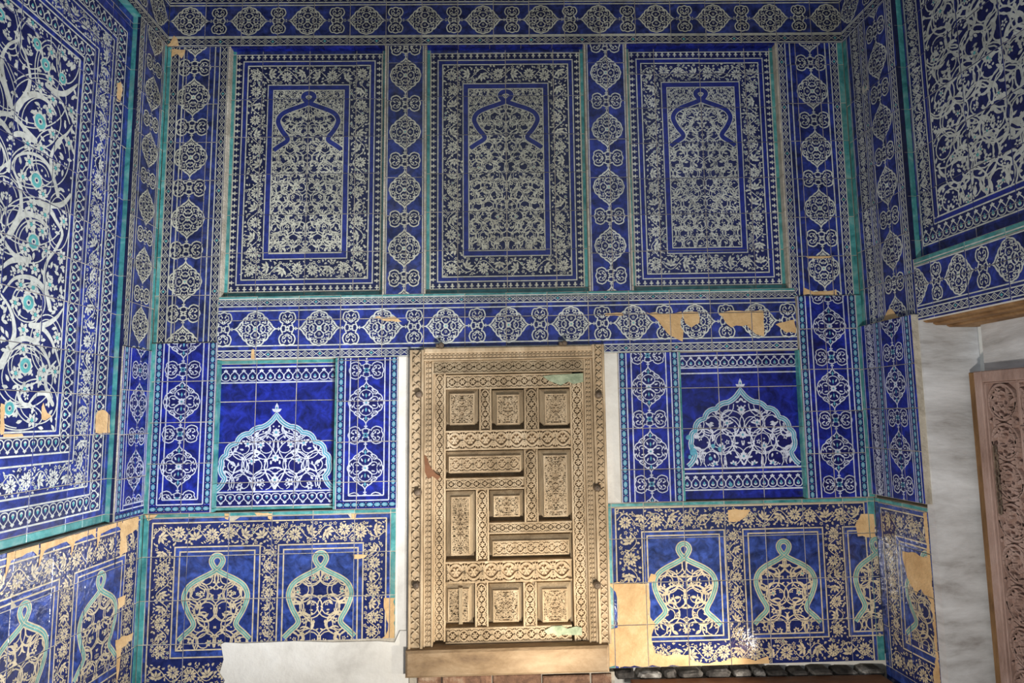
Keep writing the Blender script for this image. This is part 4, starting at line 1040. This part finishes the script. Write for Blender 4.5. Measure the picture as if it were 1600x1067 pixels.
def p_scale(ln, w):                                # small overlapping twigs
    n = max(2, round(ln / (w * .8))); p = ln / n; o = []
    for i in range(n):
        c = complex((i + .5) * p, 0)
        for a in (-1, 1): o += leaf(c + a * 1j * w * .06, a * .9, w * .42, w * .2) + leaf(c - p * .2 + a * 1j * w * .4, -a * .5, w * .34, w * .15)
        o += rib([c - p * .5, c + p * .5], w * .09, LINE, 3)
    return o
def p_rings(ln, w, seed=1):                        # circling stems with rosettes
    rg = random.Random(seed); n = max(1, round(ln / (w * .95))); p = ln / n; o = []
    for i in range(n):
        c = complex((i + .5) * p, 0); r = w * .43; s = 1 if i % 2 else -1
        o += rib(arc(c, r, 0, 2 * PI, 24)[:-1], w * .055, LINE, 3, True)
        o += rib([c + cmath.rect(r * (1 - .75 * t / 20), s * (PI / 2 + 3.0 * PI * t / 20)) for t in range(21)], w * .05, LINE, 3)
        for a in range(7): o += leaf(c + cmath.rect(r * .62, a * .9), a * .9 + 1.1, w * .2, w * .10)
        for dx, dy, q in ((.16, .14, .15), (-.15, -.13, .14), (-.12, .2, .09), (.14, -.2, .09)):
            o += flower(c + complex(dx, dy) * w, w * q, 6, LINE, LINE, rg.random(), 4)
        for sy in (-1, 1):
            e = complex(i * p, sy * w * .34); o += leaf(e, -sy * PI / 2, w * .24, w * .14) + leaf(e, .5 if sy < 0 else -.5, w * .18, w * .09) + leaf(e, PI - .5 if sy < 0 else PI + .5, w * .18, w * .09) + disc(e + sy * 1j * w * .07, w * .05)
    return o
def p_cross(w, h, seed):                           # crossing curves, for panel fields
    o = []; a, b = w / 2, h / 2
    q = rib(bez(complex(-a, b), complex(a * 1.5, b * .55), complex(a * 1.5, -b * .55), complex(-a, -b), 14), .010, LINE, 3)
    q += mirx(q)
    f = scroll_field([complex(0, -b), complex(a, -b), complex(a, b), complex(0, b)], min(w, h) * .20, .006, seed, lw=1.0, hooks=3, leafs=1.2, spiral=False)
    return q + f + mirx(f) + flower(0, min(w, h) * .1, 6, LINE, LINE, 0, 4)
def shear_link(name, mb, parent, mats, sh=SH, **k):
    mb.v = [(x, y + sh * x, z) for x, y, z in mb.v]; return link(name, mb.mesh(name), parent, mats, **k)
D1 = link('door_1', None, None, (), 'weathered carved wooden door of small panels in a wide carved frame', 'door', 'structure'); D1.matrix_world = MBACK
def carved(name, u0, v0, u1, v1, n0, n1, fn, mat=WOOD, h=.010, rim=.012, parent=None, sh=SH, rims='udlr', **kw):
    mb = MB(); mb.cbox(u0, u1, v0, v1, n0, n1 - h, .001)
    r = rim
    hz = (u1 - u0) >= (v1 - v0)
    if 'd' in rims: mb.cbox(u0, u1, v0, v0 + r, n1 - h - .002, n1, .003)
    if 'u' in rims: mb.cbox(u0, u1, v1 - r, v1, n1 - h - .002, n1, .003)
    if 'l' in rims: mb.cbox(u0, u0 + r, v0 + (r if 'd' in rims else 0), v1 - (r if 'u' in rims else 0), n1 - h - .002, n1, .003)
    if 'r' in rims: mb.cbox(u1 - r, u1, v0 + (r if 'd' in rims else 0), v1 - (r if 'u' in rims else 0), n1 - h - .002, n1, .003)
    e = rim * .8
    if fn is p_cross:
        o = xf(p_cross(u1 - u0 - 2 * e, v1 - v0 - 2 * e, kw.get('seed', 1)), complex((u0 + u1) / 2, (v0 + v1) / 2))
    else:
        a, b = (complex(u0 + e, (v0 + v1) / 2), complex(u1 - e, (v0 + v1) / 2)) if hz else (complex((u0 + u1) / 2, v0 + e), complex((u0 + u1) / 2, v1 - e))
        w = (v1 - v0 if hz else u1 - u0) - 2 * e; d = b - a
        o = xf(fn(abs(d), w, **kw), a, d / abs(d))
    prisms(mb, o, n1 - h - .001, n1 - .0015, (u0 + e, u1 - e, v0 + e, v1 - e))
    return shear_link(name, mb, parent or D1, [mat], sh)
def rp(x0, y0, x1, y1, n=0.0):
    ym, xm = (y0 + y1) / 2, (x0 + x1) / 2; return U(x0, ym, n), V(xm, y1, n), U(x1, ym, n), V(xm, y0, n)
FO = .045                                           # how far the outer frame stands out
# outer frame: two jambs and a mitred head
u0, u1 = U(638.5, 780, FO), U(661, 780, FO); u2, u3 = U(931, 780, FO), U(950, 780, FO); vb, vt = V(790, 1011, FO), V(795, 541, FO); vi = V(795, 561, FO)
carved('frame_jamb', u0, vb, u1, vt - .01, -.09, FO, p_zig, rims='lr', rim=.014, h=.018)
carved('frame_jamb', u2, vb, u3, vt + .004, -.09, FO, p_zig, rims='lr', rim=.013, h=.018)
mb = MB(); k0 = V(795, 550, FO)
mb.cbox(u1, u2, vi, k0, -.09, FO - .010, .001); mb.cbox(u1, u2, k0, vt, -.09, FO + .004, .008); mb.cbox(u1, u2, vi, vi + .009, FO - .012, FO, .003)
prisms(mb, xf(p_scale(u2 - u1, k0 - vi - .012), complex(u1, (vi + k0) / 2 + .004)), FO - .011, FO - .001, (u1, u2, vi + .009, k0))
shear_link('frame_head', mb, D1, [WOOD])
# inner frame
FI = .022
w0, w1 = U(663, 780, FI), U(676.5, 780, FI); w2, w3 = U(916.5, 780, FI), U(930, 780, FI); y0_, y1_ = V(795, 582, FI), V(795, 563, FI)
w0, w3 = u1 + .001, u2 - .001
carved('inner_jamb', w0, vb, w1, vi, -.09, FI, p_scale, rims='lr', rim=.009, h=.014); carved('inner_jamb', w2, vb, w3, vi, -.09, FI, p_scale, rims='lr', rim=.009, h=.014)
carved('inner_head', w1, y0_, w2, vi - .001, -.09, FI, p_vine, mat=WOODG, rims='ud', rim=.009, h=.014)
# leaf: stiles, rails and mullions
NL = -.012; L0 = -.095
def rail(name, r, fn, **kw): return carved(name, *rp(*r, NL), L0, NL, fn, rims='ud' if (r[2] - r[0]) > (r[3] - r[1]) else 'lr', rim=.010, h=.024, **kw)
rail('stile', (677, 583, 696, 1003), p_vine); rail('stile', (894, 583, 916, 1003), p_vine)
for r in ((696, 584, 894, 606.5), (696, 671, 894, 702), (696, 746, 819, 765), (764, 815, 894, 833), (696, 875.5, 894, 909.5), (696, 979, 894, 1004)): rail('rail', r, p_vine)
for r in ((748.5, 606, 768, 672), (819, 606, 842, 672), (819, 702, 841, 816), (743.5, 765, 764, 876), (742, 909.5, 763, 979.5), (817.5, 909.5, 839, 979.5)): rail('mullion', r, p_vine)
# raised panels set in grooves
mb = MB(); q = rp(690, 600, 900, 990, 0); mb.box(q[0], q[2], q[1], q[3], -.099, -.088); shear_link('backing_board', mb, D1, [WOODG])
pans = [(696, 606.5, 748.5, 671), (768, 606.5, 819, 671), (842, 606.5, 894, 671), (696, 702, 819, 746), (841, 702, 894, 815), (696, 765, 743.5, 875.5), (764, 765, 819, 815), (764, 833, 894, 875.5), (691, 909.5, 742, 979), (763, 909.5, 817.5, 979), (839, 909.5, 894, 979)]
for i, r in enumerate(pans):
    a, b, c, d = rp(*r, -.03); g = .004; a += g; b += .024; c -= g; d -= g + .006 * (i % 2)
    mb = MB(); lo, mid_, hi = -.090, -.046, -.008; sx, sb, st = .021 + .003 * (i % 3), .006, .026
    if i in (3, 7): sx, sb, st = .015, .008, .024
    ch = .022
    base = [(a, b + ch), (a + ch, b), (c - ch, b), (c, b + ch), (c, d), (a, d)]
    top = [(a + sx, b + sb), (a + sx, b + sb), (c - sx, b + sb), (c - sx, b + sb), (c - sx, d - st), (a + sx, d - st)]
    n = 6; mb.v = [(x, y, lo) for x, y in base] + [(x, y, mid_) for x, y in base] + [(x, y, hi - .016) for x, y in top]
    for k in range(n):
        j = (k + 1) % n; mb.f += [(k, j, n + j, n + k), (n + k, n + j, 2 * n + j, 2 * n + k)]; mb.m += [0, 0]
    mb.f.append(tuple(2 * n + k for k in (0, 2, 4, 5))); mb.m.append(0)
    pb = shear_link('panel', mb, D1, [WOODG])
    carved('panel_carving', a + sx, b + sb, c - sx, d - st, hi - .040, hi, p_cross if i not in (3, 7) else p_vine, rim=.009, h=.015, parent=pb, **({'seed': 400 + i} if i not in (3, 7) else {}))
mb = MB(); a, b, c, d = rp(717, 917, 719.5, 974, -.02); mb.cbox(a, c + .012, b, d, -.03, -.003, .002); shear_link('panel_batten', mb, D1, [WOODG])
# sill beam
mb = MB(); a, b, c, d = rp(634, 1011, 951, 1053, .05); mb.cbox(a, c, b, d, -.09, .075, .012); sill = shear_link('sill', mb, D1, [SILLW])
slab_poly('splintered_gouge', [W(x, y, FI) for x, y in ((663, 710), (667, 714), (671, 727), (681, 740), (688, 744), (684, 750), (676, 744), (669, 748), (664, 738))], -.02, FI + .002, D1, [REDW])
# iron studs
def dome(mb, c, r, n0, h, k=10):
    rings = [(1.0, 0), (.92, .45), (.6, .85), (.0, 1.0)]; s = len(mb.v)
    for q, z in rings[:-1]: mb.v += [(c.real + r * q * math.cos(2 * PI * i / k), c.imag + r * q * math.sin(2 * PI * i / k), n0 + h * z) for i in range(k)]
    mb.v.append((c.real, c.imag, n0 + h))
    for t in range(2):
        for i in range(k): mb.f.append((s + t * k + i, s + t * k + (i + 1) % k, s + (t + 1) * k + (i + 1) % k, s + (t + 1) * k + i)); mb.m.append(0)
    for i in range(k): mb.f.append((s + 2 * k + i, s + 2 * k + (i + 1) % k, s + 3 * k)); mb.m.append(0)
for x, y in ((655, 616), (653, 769), (650.5, 914), (935, 617), (933, 762), (933, 914)):
    mb = MB(); dome(mb, W(x, y, FO), .022, FO - .002, .030); shear_link('stud', mb, D1, [IRON])
for x, y in ((690, 540), (881, 537)):
    mb = MB(); dome(mb, W(x, y, .02), .017, FO + .004, .02, 8); mb.cbox(W(x, y, .02).real - .03, W(x, y, .02).real + .012, W(x, y).imag - .012, W(x, y).imag + .006, 0, FO + .008, .004); shear_link('bracket_nail', mb, D1, [IRON])
# corroded plates
for pts in (((848, 588), (862, 586), (912, 583), (914, 596), (896, 600), (888, 596), (876, 602), (866, 598), (858, 595)), ((850, 985), (862, 978), (878, 977), (886, 982), (900, 978), (909, 980), (909, 992), (878, 991), (872, 995), (864, 988), (856, 991))):
    slab_poly('metal_plate', [W(x, y, NL) for x, y in pts], NL - .004, NL + .006, D1, [PATINA])
# bricks below the sill
for x0, x1, dy in ((652, 689, 0), (691, 768, 1), (770, 846, 0), (848, 922, 1), (925, 956, 0)):
    a, b, c, d = rp(x0, 1054.5, x1, 1077, .04); mb = MB(); mb.cbox(a, c, b, d - .004 * dy, -.1, .035 + .006 * dy, .006); shear_link('brick', mb, FLOOR and WB['obj'], [BRICKM])
mb = MB(); a, b, c, d = rp(640, 1053, 960, 1080, 0); mb.box(a, c, b - .1, d, -.1, .01); shear_link('mortar_bed', mb, WB['obj'], [MORTAR])
# rubble course and planks at the foot of the right half
rg = random.Random(9); x = 960
while x < 1385:
    w = rg.uniform(20, 52); a, b, c, d = rp(x, 1045 + rg.uniform(0, 6), min(x + w, 1388), 1064, .0)
    mb = MB(); k = 8; h = .5 * (c - a); v = .5 * (d - b); cc = complex((a + c) / 2, (b + d) / 2)
    ring = [cc + complex(h * .98 * math.copysign(abs(math.cos(t)) ** .6, math.cos(t)) * rg.uniform(.88, 1), v * math.copysign(abs(math.sin(t)) ** .6, math.sin(t)) * rg.uniform(.85, 1)) for t in [2 * PI * i / k + .2 for i in range(k)]]
    mb.v = [(z.real, z.imag, -.1) for z in ring] + [(z.real, z.imag, -.015) for z in ring] + [((z - cc).real * .8 + cc.real, (z - cc).imag * .7 + cc.imag, rg.uniform(-.004, .006)) for z in ring]
    for t in range(2):
        for i in range(k): mb.f.append((t * k + i, t * k + (i + 1) % k, (t + 1) * k + (i + 1) % k, (t + 1) * k + i)); mb.m.append(0)
    mb.f.append(tuple(2 * k + i for i in range(k))); mb.m.append(0); shear_link('stone', mb, WB['obj'], [STONEM]); x += w + 1
zt = pxY(1150, 1058, -.02)[2] - .002
for i in range(4):
    mb = MB(); y1 = -.012 - i * .145; mb.cbox(.70 - .05 * (i % 2), 2.06, y1 - .141, y1, zt - .05, zt, .005); link('plank', mb.mesh('plank'), FLOOR, [REDW])

# second door, deep in the doorway recess of the right wall
XD = 2.335
def DX(px, py): p = pxX(px, py, XD); return complex(-p[1], p[2])
MD2 = mat4((0, -1, 0), (0, 0, 1), (-1, 0, 0), (XD, 0, 0))
D2 = link('door_2', None, None, (), 'pinkish wooden door with deep floral carving in the plastered recess', 'door', 'structure'); D2.matrix_world = MD2
a0 = DX(1516, 800).real; a1 = DX(1529, 800).real + .0; a2 = DX(1542, 800).real + .0; a3 = DX(1584, 640).real
zt2 = DX(1516, 582).imag; zb = 0.0
rows = [(1516, 800), (1530, 800), (1556, 800)]
a0, a1, a2 = (DX(*q).real for q in ((1533, 800), (1549, 800), (1561, 800)))
a3 = DX(1591, 640).real + .03; ae = 1.60
zc = DX(1545, 597).imag
mb = MB(); mb.cbox(a0, a1, zb, zt2, -.12, .004, .004); link('brown_jamb', mb.mesh('brown_jamb'), D2, [BROWNW])
mb = MB(); mb.cbox(a1 + .001, a2, zb, zt2, -.08, .030, .004); link('frame_jamb', mb.mesh('frame_jamb'), D2, [PINKW])
mb = MB(); mb.cbox(a2 + .001, ae, zc, zt2, -.08, .028, .004); link('frame_head', mb.mesh('frame_head'), D2, [PINKW])
def carved2(name, r, fn, n1, **kw):
    return carved(name, *r, -.07, n1, fn, mat=PINKW, h=.022, rim=.008, parent=D2, sh=0.0, **kw)
bw = a3 - a2
carved2('carved_stile', (a2 + .001, zb, a3, zc), p_rings, .020)
carved2('carved_rail', (a3 + .001, zc - bw, ae - bw, zc), p_rings, .020)
carved2('carved_stile', (ae - bw + .001, zb, ae, zc), p_rings, .020)
carved2('inner_stile', (a3 + .001, zb, a3 + .11, zc - bw), p_vine, .026)
mb = MB(); mb.box(a3 + .111, ae - bw - .001, zb, zc - bw - .001, -.06, -.01); 
carved2('carved_leaf', (a3 + .111, zb, ae - bw, zc - bw), p_rings, .010)
mb = MB(); mb.box(a1, ae, zt2, 1.96, -.10, -.03); link('plaster_overdoor', mb.mesh('plaster_overdoor'), D2, [GREYPL])
# chain hanging on the second door
cp = DX(1580, 700)
for i in range(9):
    mb = MB(); c = complex(a2 + .055, cp.imag + .35 - i * .034) ; ring = []
    for t in range(10):
        for s in range(5):
            R1, r1 = .014, .0042; th, ph = 2 * PI * t / 10, 2 * PI * s / 5
            x = (R1 * .6 + r1 * math.cos(ph)) * math.cos(th); y = (R1 * 1.4 + r1 * math.cos(ph)) * math.sin(th); z = r1 * math.sin(ph)
            if i % 2: x, z = z, x
            mb.v.append((c.real + x, c.imag - .36 + y, .034 + z))
    for t in range(10):
        for s in range(5): mb.f.append((t * 5 + s, ((t + 1) % 10) * 5 + s, ((t + 1) % 10) * 5 + (s + 1) % 5, t * 5 + (s + 1) % 5)); mb.m.append(0)
    link('chain_link', mb.mesh('chain_link'), D2, [IRON])
